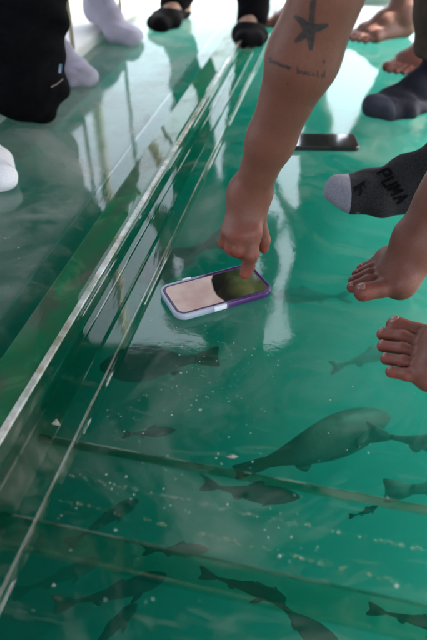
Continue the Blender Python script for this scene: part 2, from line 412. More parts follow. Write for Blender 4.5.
def nets(name, F, xs, ys, zs):
    S = F < 0
    c = np.zeros([n - 1 for n in F.shape], dtype=np.int8)
    for i in (0, 1):
        for j in (0, 1):
            for k in (0, 1):
                c += S[i:F.shape[0] - 1 + i, j:F.shape[1] - 1 + j, k:F.shape[2] - 1 + k]
    act = (c > 0) & (c < 8)
    idx = np.argwhere(act)
    vid = np.full(act.shape, -1, dtype=np.int32); vid[act] = np.arange(len(idx))
    off = np.array([(i, j, k) for i in (0, 1) for j in (0, 1) for k in (0, 1)])
    val = np.stack([F[idx[:, 0] + o[0], idx[:, 1] + o[1], idx[:, 2] + o[2]] for o in off], 1)
    P = np.zeros((len(idx), 3)); cnt = np.zeros(len(idx))
    for a in range(8):
        for b in range(a + 1, 8):
            if np.abs(off[a] - off[b]).sum() != 1: continue
            m = (val[:, a] < 0) != (val[:, b] < 0)
            t = val[m, a] / (val[m, a] - val[m, b])
            P[m] += off[a] + t[:, None] * (off[b] - off[a]); cnt[m] += 1
    P = idx + P / cnt[:, None]
    V = np.stack([np.interp(P[:, i], np.arange(len(ax)), ax) for i, ax in enumerate((xs, ys, zs))], 1)
    Q = []
    for ax in range(3):
        o1, o2 = [(1, 2), (2, 0), (0, 1)][ax]
        s0 = [slice(None)] * 3; s1 = [slice(None)] * 3
        s0[ax] = slice(0, -1); s1[ax] = slice(1, None)
        A, B = S[tuple(s0)], S[tuple(s1)]
        e = np.argwhere(A != B)
        ok = (e[:, o1] > 0) & (e[:, o1] < F.shape[o1] - 1) & (e[:, o2] > 0) & (e[:, o2] < F.shape[o2] - 1)
        e = e[ok]; fl = A[e[:, 0], e[:, 1], e[:, 2]]
        def cell(d1, d2):
            q = e.copy(); q[:, o1] -= d1; q[:, o2] -= d2
            return vid[q[:, 0], q[:, 1], q[:, 2]]
        q = np.stack([cell(1, 1), cell(0, 1), cell(0, 0), cell(1, 0)], 1)
        q[~fl] = q[~fl][:, ::-1]; Q.append(q)
    return mesh_np(name, V, np.concatenate(Q))

def axis(lo, hi, coarse, fine=None, spans=()):
    out = [lo]
    while out[-1] < hi:
        x = out[-1]
        st = coarse
        for a, b in spans:
            if a <= x <= b: st = fine; break
            elif x < a: st = min(st, max(fine, (a - x) * .5))
            elif x > b: st = min(st, max(fine, fine + (x - b) * .25))
        out.append(x + st)
    return out

V3 = lambda *a: Vector(a)

# ------------------------------------------------------------------ people
class Foot:
    """side +1: right foot. toe: where the tip of the big toe stands; head: heading in degrees; lift: heel lift in degrees"""
    def __init__(s, side, toe, head, lift=0, splay=1.0, scale=1.0, toe_lift=0.0, slim=.94):
        s.tr = slim; s.side, s.lift, s.splay, s.sc, s.toe_lift = side, R(lift), splay, scale, toe_lift
        h = R(head); s.f = V3(math.cos(h), math.sin(h), 0); s.l = V3(-math.sin(h), math.cos(h), 0)
        s.o = V3(toe[0], toe[1], 0) - s.f * .240 * scale - s.l * .028 * side * scale
        s.ankle = s.P(.052, 0, .085)
    def P(s, x, y, z):
        if x < .165 and s.lift:
            dx, dz = x - .165, z - .015
            c, q = math.cos(s.lift), math.sin(s.lift)
            x, z = .165 + dx * c + dz * q, .015 - dx * q + dz * c
        if x > .2 and s.toe_lift: z += (x - .2) * s.toe_lift
        x, y, z = x * s.sc, y * s.sc, z * s.sc
        return s.o + s.f * x + s.l * (y * s.side) + V3(0, 0, z)
    def base(s, e=0.0, arch=True):
        P = s.P
        q = [(P(.030, 0, .034), P(.034, 0, .045), .031, .030),
             (P(.034, -.010, .028), P(.150, -.029, .019), .026, .018),
             (P(.050, .008, .046), P(.165, .026, .024), .027, .021),
             (P(.050, 0, .080), P(.110, .004, .055), .033, .030), (P(.110, .004, .055), P(.160, .008, .028), .030, .021),
             (P(.163, .028, .022), P(.160, -.032, .0175), .0215, .0165),
             (P(.050, .022, .072), P(.054, .024, .070), .016, .016), (P(.044, -.024, .064), P(.048, -.026, .062), .015, .015),
             (P(.022, 0, .045), P(.030, 0, .11), .026, .020)]
        return [(a, b, (ra + e) * s.sc, (rb + e) * s.sc) for a, b, ra, rb in q]
    def toes(s):
        P, w, r = s.P, s.splay, []
        spec = [([(.160, .028, .021), (.196, .029 + .001 * w, .018), (.2245, .029, .0155)], (.0175, .0135, .0150)),
                ([(.165, .0085, .021), (.208, .0088 * w, .0200), (.2325, .0088 * w, .0115)], (.0105, .0085, .0093)),
                ([(.163, -.0075, .020), (.200, -.0083 * w, .0190), (.2235, -.0083 * w, .0105)], (.0100, .0079, .0086)),
                ([(.158, -.0220, .019), (.190, -.0243 * w, .0175), (.2110, -.0243 * w, .0098)], (.0098, .0075, .0082)),
                ([(.152, -.0340, .017), (.178, -.0393 * w, .0155), (.1970, -.0388 * w, .0090)], (.0100, .0075, .0080))]
        for pts, rad in spec:
            rad = [q * s.tr for q in rad]
            pts = [P(*p) for p in pts]
            r.append([(pts[i], pts[i + 1], rad[i] * s.sc, rad[i + 1] * s.sc) for i in range(2)])
        return r
    def nails(s):
        out = []
        for (a, b, ra, rb), big in zip([t[-1] for t in s.toes()], (1, 0, 0, 0, 0)):
            d = (b - a); d.z = 0; d.normalize(); up = (V3(0, 0, 1) * math.cos(R(34)) + d * math.sin(R(34))); t = up.cross(s.l).normalized()
            if t.dot(d) < 0: t = -t
            out.append((b + up * (rb + .0001) - t * rb * .12, t, s.l, up, rb * (.50 if big else .46), rb * (.56 if big else .58)))
        return out
    def add(s, B):
        B.group(s.base(), .022, .03)
        for t in s.toes(): B.group(t, .006, .0055)
    def sock(s, e=.0035):
        t = [(a, b, ra + e, rb + e) for q in s.toes() for a, b, ra, rb in q]
        t = [(s.P(.165, .022, .024), s.P(.224, .022, .020), .025, .0215), (s.P(.16, -.02, .021), s.P(.204, -.027, .0185), .0225, .0195),
             (s.P(.165, 0, .024), s.P(.222, .004, .0195), .024, .021), (s.P(.222, .010, .0195), s.P(.205, -.022, .0185), .021, .019)]
        return s.base(e) + t

def limb(pts, rad): return [(pts[i], pts[i + 1], rad[i], rad[i + 1]) for i in range(len(pts) - 1)]
def mix(a, b, t): return a + (b - a) * t

class Figure:
    """a person's joints"""
    def __init__(s, pelvis, chest, fwd, feet, knees, hands=None, head=None, build=1.0):
        s.pel, s.che, s.f, s.feet, s.knees, s.b = V3(*pelvis), V3(*chest), V3(*fwd).normalized(), feet, [V3(*k) for k in knees], build
        s.up = (s.che - s.pel).normalized()
        s.l = V3(0, 0, 1).cross(s.f).normalized()
        s.hips = [s.pel - s.l * .095 + V3(0, 0, -.04), s.pel + s.l * .095 + V3(0, 0, -.04)]      # right, left
        s.sh = [s.che - s.l * .175, s.che + s.l * .175]
        s.neck = s.che + s.up * .10
        s.head = V3(*head) if head else s.neck + (s.up * .6 + V3(0, 0, .4)).normalized() * .15 + s.f * .03
        s.hand = [V3(*h) for h in hands] if hands else [s.sh[0] + V3(0, 0, -.52) + s.f * .12 - s.l * .05, s.sh[1] + V3(0, 0, -.52) + s.f * .12 + s.l * .05]
        s.elbow = []
        for i in (0, 1):
            d = s.hand[i] - s.sh[i]; m = s.sh[i] + d * .52
            bend = math.sqrt(max(.0, .28 ** 2 - (d.length / 2) ** 2)) if d.length < .56 else .0
            side = (-s.l if i == 0 else s.l) * .5 - s.f * .8
            side = (side - d.normalized() * side.dot(d.normalized())).normalized()
            s.elbow.append(m + side * bend)
    def legs(s, B, e=0.0, only=(0, 1)):
        for i in only:
            an, k, h = s.feet[i].ankle, s.knees[i], s.hips[i]
            back = -s.f if abs((k - an).normalized().z) > .4 else V3(0, 0, -1)
            B.group(limb([h, mix(h, k, .5), k], [.088 + e, .070 + e, .053 + e]), .03, .05)
            B.group(limb([k, mix(k, an, .3) + back * .014, mix(k, an, .62) + back * .004, an], [.050 + e, .053 + e, .042 + e, .034 + e]), .03, .035)
    def torso(s, B, e=0.0):
        w = s.l * .075
        B.group([(s.pel - w, s.pel + w, .112 + e, .112 + e), (mix(s.pel, s.che, .45) - w * .8, mix(s.pel, s.che, .45) + w * .8, .098 + e, .098 + e),
                 (mix(s.pel, s.che, .8) - w, mix(s.pel, s.che, .8) + w, .112 + e, .112 + e),
                 (s.pel, s.che, .10 + e, .10 + e), (s.sh[0], s.sh[1], .052 + e, .052 + e)], .07, .04)
    def upper(s, B, e=0.0, only=(0, 1)):
        for i in only:
            B.group(limb([s.sh[i], mix(s.sh[i], s.elbow[i], .5), s.elbow[i]], [.054 + e, .046 + e, .039 + e]), .02, .035)
    def fore(s, B, only=(0, 1)):
        for i in only:
            el, h = s.elbow[i], s.hand[i]
            B.group(limb([el, mix(el, h, .3), h], [.039, .041, .026]), .02, .02)
            d = (h - el).normalized(); side = d.cross(s.f).normalized() if d.cross(s.f).length > .2 else d.cross(s.l).normalized()
            nrm = d.cross(side)
            B.group([(h + side * .02, h + side * .028 + d * .085, .016, .015), (h - side * .02, h - side * .028 + d * .085, .016, .015), (h, h + d * .085, .017, .015)], .01, .02)
            for q, (y, ln) in enumerate(((.030, .075), (.010, .085), (-.010, .080), (-.029, .062))):
                a = h + side * y + d * .085
                B.group(limb([a, a + d * ln * .55 + nrm * .004, a + d * ln + nrm * .018], [.0088, .008, .007]), .004, .006)
            sg = 1 if i == 0 else -1
            a = h + side * .025 * sg + d * .025
            B.group(limb([a, a + side * .030 * sg + d * .03 + nrm * .008, a + side * .038 * sg + d * .062 + nrm * .014], [.013, .0105, .0085]), .005, .01)
    def headp(s, B):
        c, f, l, u = s.head, s.f, s.l, V3(0, 0, 1)
        B.group([(s.che, s.neck, .075, .058), (s.neck, c + u * -.05, .056, .055)], .03, .05)
        B.group([(c + f * -.012 + u * .03, c + f * .012 + u * .03, .084, .080), (c + f * .022 - u * .045 - l * .018, c + f * .022 - u * .045 + l * .018, .054, .054),
                 (c + f * .05 - u * .085, c + f * .052 - u * .088, .028, .028)], .05, .03)
        B.group([(c + f * .086 + u * .02, c + f * .104 - u * .018, .009, .013), (c + f * .078 - u * .052 - l * .018, c + f * .078 - u * .052 + l * .018, .009, .009),
                 (c + f * .082 + u * .032 - l * .035, c + f * .082 + u * .032 + l * .035, .010, .010)], .01, .016)
        for q in (-1, 1):
            B.group([(c + l * q * .080 + u * .015, c + l * q * .084 - u * .022, .014, .010)], .01, .012)

def build_person(fig, skin, label, group=None, trousers=None, hems=(.1, .1), shirt='dark_cloth', name='person', axes_fine=None,
                 step=.010, extra=None, arms=(0, 1), visible_z=.14, footfine=.0035, loose=.016, bare=(0, 1), trouser_e=None, flare=0.0):
    root = empty(name, (fig.pel.x, fig.pel.y, 0)); tag(root, label, 'person', group)
    B = Body()
    fig.torso(B); fig.legs(B); fig.upper(B, 0, arms); fig.fore(B, arms); fig.headp(B)
    for i in (0, 1):
        fig.feet[i].add(B)
    if extra: extra(B)
    B.cut((0, 0, -1), -.0008)
    lo, hi = B.bounds()
    if axes_fine:
        ax = axes_fine(lo, hi)
    else:
        fs = [(min(f.P(.03, 0, 0)[i], f.P(.24, 0, 0)[i]) - .06, max(f.P(.03, 0, 0)[i], f.P(.24, 0, 0)[i]) + .06) for f in fig.feet for i in (0, 1)]
        ax = [axis(lo[0] - .03, hi[0] + .03, step, footfine, [fs[0], fs[2]]), axis(lo[1] - .03, hi[1] + .03, step, footfine, [fs[1], fs[3]]),
              axis(-.012, hi[2] + .03, step, footfine, [(-.02, visible_z)])]
    body = link('body', B.mesh('body', ax), skin, root)
    def wob(a, sc):
        return lambda X, Y, Z: a * (np.sin(X * sc + 2 * np.sin(Z * sc * .7)) * np.sin(Y * sc * .9 + 1.3) * np.sin(Z * sc * .8 + 2 * np.sin(X * sc * .5)))
    if trousers:
        T = Body(); te = loose if trouser_e is None else trouser_e
        fig.legs(T, te); w = fig.l * .075
        if flare:
            for ft in fig.feet: T.group([(ft.ankle, ft.ankle + ft.f * .040 + V3(0, 0, -flare), .050, .052)], .02, .03)
        T.group([(fig.pel - w, fig.pel + w, .112 + te, .112 + te), (mix(fig.pel, fig.che, .2) - w * .9, mix(fig.pel, fig.che, .2) + w * .9, .108 + te, .108 + te)], .05, .05)
        T.cut((0, 0, -1), -min(hems))
        T.cut(fig.up, fig.up.dot(mix(fig.pel, fig.che, .25)))
        lo, hi = T.bounds()
        me = T.mesh('trousers', [axis(lo[0] - .03, hi[0] + .03, .009), axis(lo[1] - .03, hi[1] + .03, .009), axis(min(hems) - .03, hi[2] + .03, .009)], wob(.006, 38))
        link('trousers', me, M[trousers], root)
    Sx = Body(); fig.torso(Sx, .012)
    for i in (0, 1):
        Sx.group(limb([fig.sh[i], mix(fig.sh[i], fig.elbow[i], .3), mix(fig.sh[i], fig.elbow[i], .48)], [.070, .064, .058]), .02, .035)
    Sx.cut(-fig.up, -fig.up.dot(mix(fig.pel, fig.che, .12)))
    lo, hi = Sx.bounds()
    link('shirt', Sx.mesh('shirt', [axis(lo[i] - .03, hi[i] + .03, .010) for i in range(3)], wob(.005, 34)), M[shirt], root)
    Hh = Body(); c, f, u = fig.head, fig.f, V3(0, 0, 1)
    Hh.group([(c - f * .018 + u * .036, c + f * .008 + u * .040, .092, .086), (c - f * .045 - u * .02, c - f * .05 - u * .05, .065, .05)], .04, .02)
    n = (f * .8 - u * .6).normalized(); Hh.cut(n, n.dot(c + f * .02 + u * .035))
    lo, hi = Hh.bounds(); link('hair', Hh.mesh('hair', [axis(lo[i] - .02, hi[i] + .02, .009) for i in range(3)], wob(.004, 90)), M['hair'], root)
    for q in (-1, 1):
        bm = bmesh.new(); bmesh.ops.create_uvsphere(bm, u_segments=12, v_segments=8, radius=.011)
        bmesh.ops.translate(bm, verts=bm.verts, vec=c + f * .078 + fig.l * q * .033 + u * .014)
        bm_link('eye', bm, M['eye'], root, True)
    return root, body

def put_sock(fig, i, root, mat, top, toe=None, toe_at=.182, name='sock', fine=.003, wr=.0012):
    ft = fig.feet[i]
    B = Body(); B.group(ft.sock(), .022, .03)
    an, k = ft.ankle, fig.knees[i]
    B.group(limb([an, mix(an, k, .38) , mix(an, k, .7)], [.039, .045, .052]), .03, .03)
    B.cut((0, 0, -1), -.0004)
    d = (k - an).normalized(); B.cut(d, d.dot(an + d * top))
    lo, hi = B.bounds(); hi[2] = min(hi[2], (an + d * top).z + .06)
    wob = lambda X, Y, Z: wr * (np.sin(X * 90 + 3 * np.sin(Y * 60)) * np.sin(Z * 110 + Y * 40))
    me = B.mesh(name, [axis(lo[j] - .02, hi[j] + .02, fine) for j in range(3)], wob)
    if toe is None:
        return link(name, me, mat, root)
    # the toe box is knitted in another yarn: a piece of its own
    bm = bmesh.new(); bm.from_mesh(me)
    p, n = ft.P(toe_at, 0, 0), (ft.P(toe_at + .01, 0, 0) - ft.P(toe_at, 0, 0)).normalized()
    bm2 = bm.copy()
    bmesh.ops.bisect_plane(bm, geom=bm.verts[:] + bm.edges[:] + bm.faces[:], plane_co=p, plane_no=n, clear_outer=True)
    bmesh.ops.bisect_plane(bm2, geom=bm2.verts[:] + bm2.edges[:] + bm2.faces[:], plane_co=p, plane_no=n, clear_inner=True)
    s = bm_link(name, bm, mat, root, True); t = bm_link('toe_cap', bm2, toe, s, True)
    return s

def foot(side, tip, heading, **kw): return Foot(side, (tip.x, tip.y), heading, **kw)

def bvh_of(o):
    me = o.data; return BVHTree.FromPolygons([v.co[:] for v in me.vertices], [p.vertices[:] for p in me.polygons])

def decal(name, strokes, width, bvh, mat, parent, lift=.0004, z=None):
    """ink strokes that follow the surface seen along the given lines of sight"""
    bm = bmesh.new(); o0 = V3(0, 0, CAM_H)
    for st in strokes:
        st, w = (st[0], st[1]) if isinstance(st, tuple) and isinstance(st[1], (float, list)) else (st, width)
        pts = []
        for i in range(len(st) - 1):
            n = max(2, int(math.dist(st[i], st[i + 1]) / .6))
            for k in range(n):
                pts.append((st[i][0] + (st[i + 1][0] - st[i][0]) * k / n, st[i][1] + (st[i + 1][1] - st[i][1]) * k / n, (i + k / n) / (len(st) - 1)))
        pts.append((st[-1][0], st[-1][1], 1.0))
        prev = None
        for i, (x, y, t) in enumerate(pts):
            a, b = pts[max(i - 1, 0)], pts[min(i + 1, len(pts) - 1)]
            dx, dy = b[0] - a[0], b[1] - a[1]; L = math.hypot(dx, dy) or 1
            ww = w if isinstance(w, float) else np.interp(t, np.linspace(0, 1, len(w)), w)
            row = []
            for q in (-1, 0, 1):
                px, py = x - dy / L * ww * q * .5, y + dx / L * ww * q * .5
                d = ray(px, py).normalized(); h = bvh.ray_cast(o0, d)
                row.append(bm.verts.new(h[0] + h[1] * lift) if h[0] is not None else None)
            if prev:
                for q in (0, 1):
                    f = (prev[q], row[q], row[q + 1], prev[q + 1])
                    if all(f): bm.faces.new(f)
            prev = row
    return bm_link(name, bm, mat, parent, True)

def toenails(ft, root, which=range(5)):
    for j, (p, t, l, n, a, b) in enumerate(ft.nails()):
        if j not in which: continue
        bm = bmesh.new(); bmesh.ops.create_uvsphere(bm, u_segments=16, v_segments=10, radius=1)
        for v in bm.verts:
            x, y, z = v.co; q = 1 - .25 * abs(x) ** 3
            v.co = p + t * x * a + l * y * b * q + n * (z * .0011 - .38 * b * y * y - .25 * a * x * x)
        bm_link('toenail', bm, M['nail'], root, True)

# ---- the one who reaches for the phone
fr = foot(1, gp(353, 294, .014), 193, lift=34)
fl = foot(-1, gp(384, 324, .014), 143, lift=8, splay=1.12, scale=1.1, slim=.88)
W = dp(250, 193, .90); EL = dp(331, -14, .665)
figD = Figure((.72, .73, .40), (.50, .80, .66), (-1, .05, 0), [fr, fl], [(.46, .90, .44), (.44, .52, .46)], hands=[W, (.62, .55, .46)])
figD.sh[0] = V3(.36, .86, .66); figD.elbow[0] = EL; figD.head = V3(.30, .70, .93)
def D_hand(B):
    B.group(limb([EL, mix(EL, W, .28) , mix(EL, W, .68), W], [.0405, .0405, .0295, .0255]), .02, .02)
    B.group([(dp(244, 190, .903), dp(257, 190, .903), .020, .020)], .012, .02)
    # palm, back towards us
    K = [dp(253, 232, .903), dp(244, 235, .902), dp(235, 235, .908), dp(228, 231, .918)]
    wr = [dp(255, 203, .905), dp(250, 203, .905), dp(245, 203, .908), dp(240, 203, .912)]
    B.group([(wr[j], K[j], .0155, (.0125, .0125, .012, .0115)[j]) for j in range(4)] + [(W, dp(244, 222, .912), .020, .016)], .012, .02)
    tip = gp(245, 274, .0225)
    B.group(limb([K[0], dp(251, 254, .912), dp(248, 266, .934), tip], [.0122, .0108, .0096, .0082]), .006, .008)
    for j, (pip, dip, end, r) in enumerate(((dp(239, 250, .913), dp(243, 254, .940), dp(248, 247, .950), .0104),
                                           (dp(230.5, 248, .923), dp(236, 252, .948), dp(243, 245, .955), .0100),
                                           (dp(224, 243, .936), dp(230, 247, .956), dp(237, 240, .960), .0090))):
        B.group(limb([K[j + 1], pip, dip, end], [r * 1.06, r * .98, r * .88, r * .80]), .003, .0035)
    B.group(limb([dp(257, 214, .918), dp(261, 230, .935), dp(264, 240, .945), dp(264, 249, .952)], [.0140, .0100, .0092, .0072]), .006, .012)
def D_axes(lo, hi):
    return [axis(lo[0] - .03, hi[0] + .03, .011, .0021, [(-.0, .105), (.195, .37)]), axis(lo[1] - .03, hi[1] + .03, .011, .0021, [(.53, .88)]),
            axis(-.010, hi[2] + .03, .011, .0021, [(-.01, .16)])]
pD, bodyD = build_person(figD, M['skin_tan'], 'person reaching down with a tattooed arm to touch the purple phone, bare feet at right', extra=D_hand,
                         arms=(1,), axes_fine=D_axes, trousers='dark_cloth', hems=(.34, .34))
def flush(o, pts):
    # fingertips, knuckles and toes are redder than the rest of the skin
    co = np.empty(len(o.data.vertices) * 3, dtype=np.float32); o.data.vertices.foreach_get('co', co); co = co.reshape(-1, 3)
    v = np.zeros(len(co), dtype=np.float32)
    for p, r, a in pts: v = np.maximum(v, a * np.exp(-((co - np.array(p, dtype=np.float32)) ** 2).sum(1) / (r * r)))
    o.data.attributes.new('flush', 'FLOAT', 'POINT').data.foreach_set('value', v)
FL = [(t[-1][1], .016, 1.0) for ft in (fr, fl) for t in ft.toes()] + [(t[0][1], .010, .6) for ft in (fr, fl) for t in ft.toes()] + [(ft.P(.03, 0, .02), .035, .8) for ft in (fr, fl)]
FL += [(gp(245, 274, .0225), .016, 1.0), (dp(251, 254, .905), .010, .8), (dp(239, 254, .910), .012, .9), (dp(230, 251, .920), .012, .9), (dp(224, 246, .932), .012, .8), (dp(264, 249, .945), .014, .9), (dp(252, 232, .895), .012, .6), (dp(240, 235, .895), .012, .6)]
flush(bodyD, FL)
toenails(fr, pD); toenails(fl, pD)
bvD = bvh_of(bodyD)
star = [([(311, 27), (312.5, 12), (313, 3), (318, -9)], [6.4, 5.4, 5.6, 2.8]), ([(309, 31), (303, 22), (294.5, 16)], [10.5, 7.4, 3.2]), ([(309, 29), (318, 27.5), (328.5, 25)], [11.0, 8.0, 3.4]),
        ([(309, 31), (302, 36.5), (295, 42)], [10.0, 7.0, 3.8]), ([(310, 31), (311, 40), (311, 50)], [11.0, 7.2, 3.4])]
decal('starfish_tattoo', star, 4.0, bvD, M['ink'], pD)
def script(x0, y0, x1, y1, word):
    out, n = [], len(word); ux, uy = (x1 - x0) / n, (y1 - y0) / n
    for i, g in enumerate(word):
        bx, by = x0 + ux * i, y0 + uy * i
        out.append([(bx + p * ux * 1.05, by + uy * p - q * 3.4) for p, q in g])
    return out
LS = {'s': [(0, 0), (.5, .1), (.7, .5), (.4, .8), (.15, 1.25), (.6, 1.6)], 'o': [(0, .3), (.25, .9), (.7, .8), (.75, .2), (.3, 0), (.15, .5)], 'n': [(0, 1), (.1, 0), (.35, .9), (.6, .8), (.75, 0), (1, .3)],
      'u': [(0, 1), (.15, .1), (.5, .1), (.65, 1), (.7, .1), (1, .2)], 'a': [(.7, .9), (.2, .8), (.15, .1), (.6, .3), (.72, .9), (.8, 0), (1, .2)], 'r': [(0, .9), (.2, 0), (.35, .8), (.7, .9), (.8, .6)],
      'b': [(.1, 2.1), (.1, 0), (.6, .1), (.65, .8), (.15, .8)], 'c': [(.7, .9), (.25, .9), (.1, .3), (.5, 0), (.9, .3)], 't': [(.4, 1.7), (.35, .1), (.7, 0)], 'i': [(.3, 1), (.4, 0), (.8, .2)], 'd': [(.7, .8), (.2, .7), (.2, .1), (.7, .2), (.85, 2.0), (.8, 0)]}
word1 = [LS[c] for c in 'sonuar']; word2 = [LS[c] for c in 'bucitd']
strokes = script(269, 62, 292, 70.5, word1) + script(297, 73, 325, 77.5, word2)
strokes += [[(280.2, 75), (281.4, 75.6)], [(286.2, 83.3), (287.6, 83.8)], [(322, 62), (324, 60), (325, 62), (323, 64)]]
decal('script_tattoo', strokes, 1.25, bvD, M['ink'], pD)
bm = bmesh.new(); bmesh.ops.create_uvsphere(bm, u_segments=14, v_segments=8, radius=1)
t0 = gp(245, 272, .0225); dn = (t0 - dp(248, 266, .934)).normalized(); sd = dn.cross(V3(0, -.6, .8)).normalized(); nn = sd.cross(dn)
if nn.y > 0: nn = -nn
for v in bm.verts: v.co = t0 + nn * .0072 - dn * .001 + dn * v.co.x * .0060 + sd * v.co.y * .0055 + nn * v.co.z * .0020
bm_link('fingernail', bm, M['nail'], pD, True)

# ---- grey sports sock
fF = [foot(1, V3(.62, 1.27, 0), 185), foot(-1, gp(329, 186, .02), 176, scale=1.04)]
figF = Figure((.64, 1.16, .88), (.62, 1.18, 1.34), (-1, .05, 0), fF, [(.62, 1.25, .48), (.56, 1.04, .48)])
pF, bF = build_person(figF, M['skin_brown'], 'person standing at right in a charcoal sock with a pale grey toe, dark shorts', trousers='dark_cloth', hems=(.5, .5))
put_sock(figF, 0, pF, M['grey_sock'], .10)
sockF = put_sock(figF, 1, pF, M['grey_sock'], .10, M['sock_toe'], .209, fine=.0026)
bvF = bvh_of(sockF)
# cat mark and the four block letters across the foot
decal('cat_mark', [([(353, 188), (356, 188.5), (360, 186), (365, 181.5)], [1.6, 4.0, 3.4, 1.4]), ([(360, 186), (361, 191.5), (359, 196)], [3.2, 2.6, 1.5]), ([(362.5, 184), (366, 189)], [2.2, 1.0]), ([(356, 189), (354.0, 193.5)], [2.6, 1.0])],
      2.0, bvF, M['print_black'], sockF, lift=.0016)
def letters():
    # reads across the foot from its far side to the near one; strokes in a unit box (across, along the foot)
    G = {'P': [[(0, 0), (0, 1)], [(0, 1), (.8, 1), (.8, .5), (0, .5)]], 'U': [[(0, 1), (0, 0), (.8, 0), (.8, 1)]], 'M': [[(0, 0), (0, 1), (.4, .4), (.8, 1), (.8, 0)]], 'A': [[(0, 0), (.4, 1), (.8, 0)], [(.2, .4), (.6, .4)]]}
    out = []
    for i, ch in enumerate('PUMA'):
        ox, oy = 382.5 + 5.6 * i, 171.5 + 8.2 * i     # the row of letters runs down across the foot
        for st in G[ch]:
            out.append([(ox + a * 4.4 + (b - .5) * 12.0, oy + a * 6.4 - (b - .5) * 6.0) for a, b in st])
    return out
decal('lettering', letters(), 2.5, bvF, M['print_black'], sockF, lift=.0016)

# ---- navy sock, brown trousers
fE = [foot(1, V3(.70, 1.80, 0), 186), foot(-1, gp(364, 108, .014), 204)]
figE = Figure((.62, 1.66, .88), (.61, 1.67, 1.36), (-1, .05, 0), fE, [(.74, 1.80, .48), (.47, 1.56, .48)])
pE, bE = build_person(figE, M['skin_brown'], 'person standing at right in navy socks and brown trousers behind the charcoal sock', trousers='brown_cloth', hems=(.115, .115), loose=.022)
put_sock(figE, 0, pE, M['navy_sock'], .12); put_sock(figE, 1, pE, M['navy_sock'], .12, M['navy_toe'], .205)

# ---- dark bare foot and black trouser leg further back
fH = [foot(1, V3(.78, 2.14, 0), 184), foot(-1, gp(383, 68, .014), 212)]
figH = Figure((.66, 2.02, .90), (.66, 2.02, 1.38), (-1, 0, 0), fH, [(.80, 2.12, .5), (.51, 1.95, .5)])
pH, bH = build_person(figH, M['skin_tan'], 'barefoot person in black trousers standing behind the navy sock', trousers='black_cloth', hems=(.075, .075), loose=.02)

# ---- bare feet behind the arm
fG = [foot(1, gp(256, 24, .014), 176), foot(-1, gp(343, 36, .014), 200)]
figG = Figure((.50, 2.38, .88), (.47, 2.37, 1.35), (-1, -.1, 0), fG, [(.42, 2.40, .48), (.53, 2.27, .48)])
pG, bG = build_person(figG, M['skin_foot'], 'barefoot person standing in the back behind the tattooed arm', trousers='dark_cloth', hems=(.42, .42))

# ---- black slippers, facing us
fC = [foot(1, gp(163, 33, .0), 247), foot(-1, gp(239, 49, .0), 263)]
figC = Figure((.02, 2.42, .88), (.02, 2.40, 1.35), (-.05, -1, 0), fC, [(-.07, 2.38, .48), (.11, 2.27, .48)])
pC, bC = build_person(figC, M['skin_pale'], 'person in black trousers and black open slippers standing at the far end of the beam', trousers='black_cloth', hems=(.040, .040), shirt='black_cloth', loose=.018, flare=.030)
for i in (0, 1):
    B = Body(); B.group(fC[i].sock(.006), .022, .03); B.cut((0, 0, -1), -.0003)
    # open instep: the upper ends low at the back and covers the toes
    n = (V3(0, 0, 1) - fC[i].f * .30).normalized(); B.cut(n, n.dot(fC[i].P(.125, 0, .050)))
    lo, hi = B.bounds(); link('slipper', B.mesh('slipper', [axis(lo[j] - .02, hi[j] + .02, .0035) for j in range(3)]), M['shoe'], pC)

# ---- white socks, seated on the bench at left
fB = [foot(1, gp(96, 80, .012), 316, lift=10), foot(-1, gp(131, 43, .012), 318, lift=16)]
figB = Figure((-1.16, 2.35, .46), (-1.24, 2.40, .92), (.85, -.35, 0), fB, [(-.74, 2.12, .47), (-.66, 2.52, .44)], hands=[(-.80, 2.10, .60), (-.76, 2.5, .58)])
pB, bB = build_person(figB, M['skin_pale'], 'seated person with both white socked feet pointing toward the glass beam', trousers='dark_cloth', hems=(.25, .25))
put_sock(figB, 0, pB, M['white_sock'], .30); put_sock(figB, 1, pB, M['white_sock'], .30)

# ---- kneeling in black at the left edge
fA = [foot(1, gp(13, 183, .012), 304, lift=6), foot(-1, V3(-.70, 1.86, 0), 100, lift=78)]
figA = Figure((-.60, 1.56, .50), (-.60, 1.52, .98), (.35, -.95, 0), fA, [(-.84, 1.30, .50), (-.42, 1.44, .075)], hands=[(-.86, 1.26, .62), (-.80, 1.3, .66)])
pA, bA = build_person(figA, M['skin_pale'], 'person in loose black clothes kneeling on one knee at left, one white socked foot forward', shirt='black_cloth')
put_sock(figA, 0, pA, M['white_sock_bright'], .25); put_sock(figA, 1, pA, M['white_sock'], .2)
B = Body()
kl, hl = V3(-.40, 1.42, .085), figA.hips[1]
B.group([(V3(-.415, 1.42, .100), V3(-.42, 1.46, .30), .080, .105), (V3(-.42, 1.46, .30), hl, .105, .12), (V3(-.50, 1.40, .13), V3(-.55, 1.45, .34), .075, .12),
         (V3(-.425, 1.45, .085), V3(-.60, 1.72, .080), .070, .06), (V3(-.60, 1.72, .080), V3(-.68, 1.84, .08), .06, .05)], .05, .05)
B.group(limb([figA.hips[0], mix(figA.hips[0], figA.knees[0], .6), figA.knees[0], mix(figA.knees[0], fA[0].ankle, .3)], [.125, .10, .085, .078]), .04, .05)
B.group([(figA.pel - figA.l * .08, figA.pel + figA.l * .08, .135, .135)], .05, .06)
B.cut((0, 0, -1), -.004)
wobA = lambda X, Y, Z: .007 * np.sin(X * 30 + 2 * np.sin(Z * 25)) * np.sin(Y * 34 + Z * 28) + .0035 * np.sin(Z * 75 + 2 * np.sin(X * 30 + Y * 20))
lo, hi = B.bounds()
trA = link('trousers', B.mesh('trousers', [axis(lo[j] - .03, hi[j] + .03, .006) for j in range(3)], wobA), M['black_cloth'], pA)
bvA = bvh_of(trA)
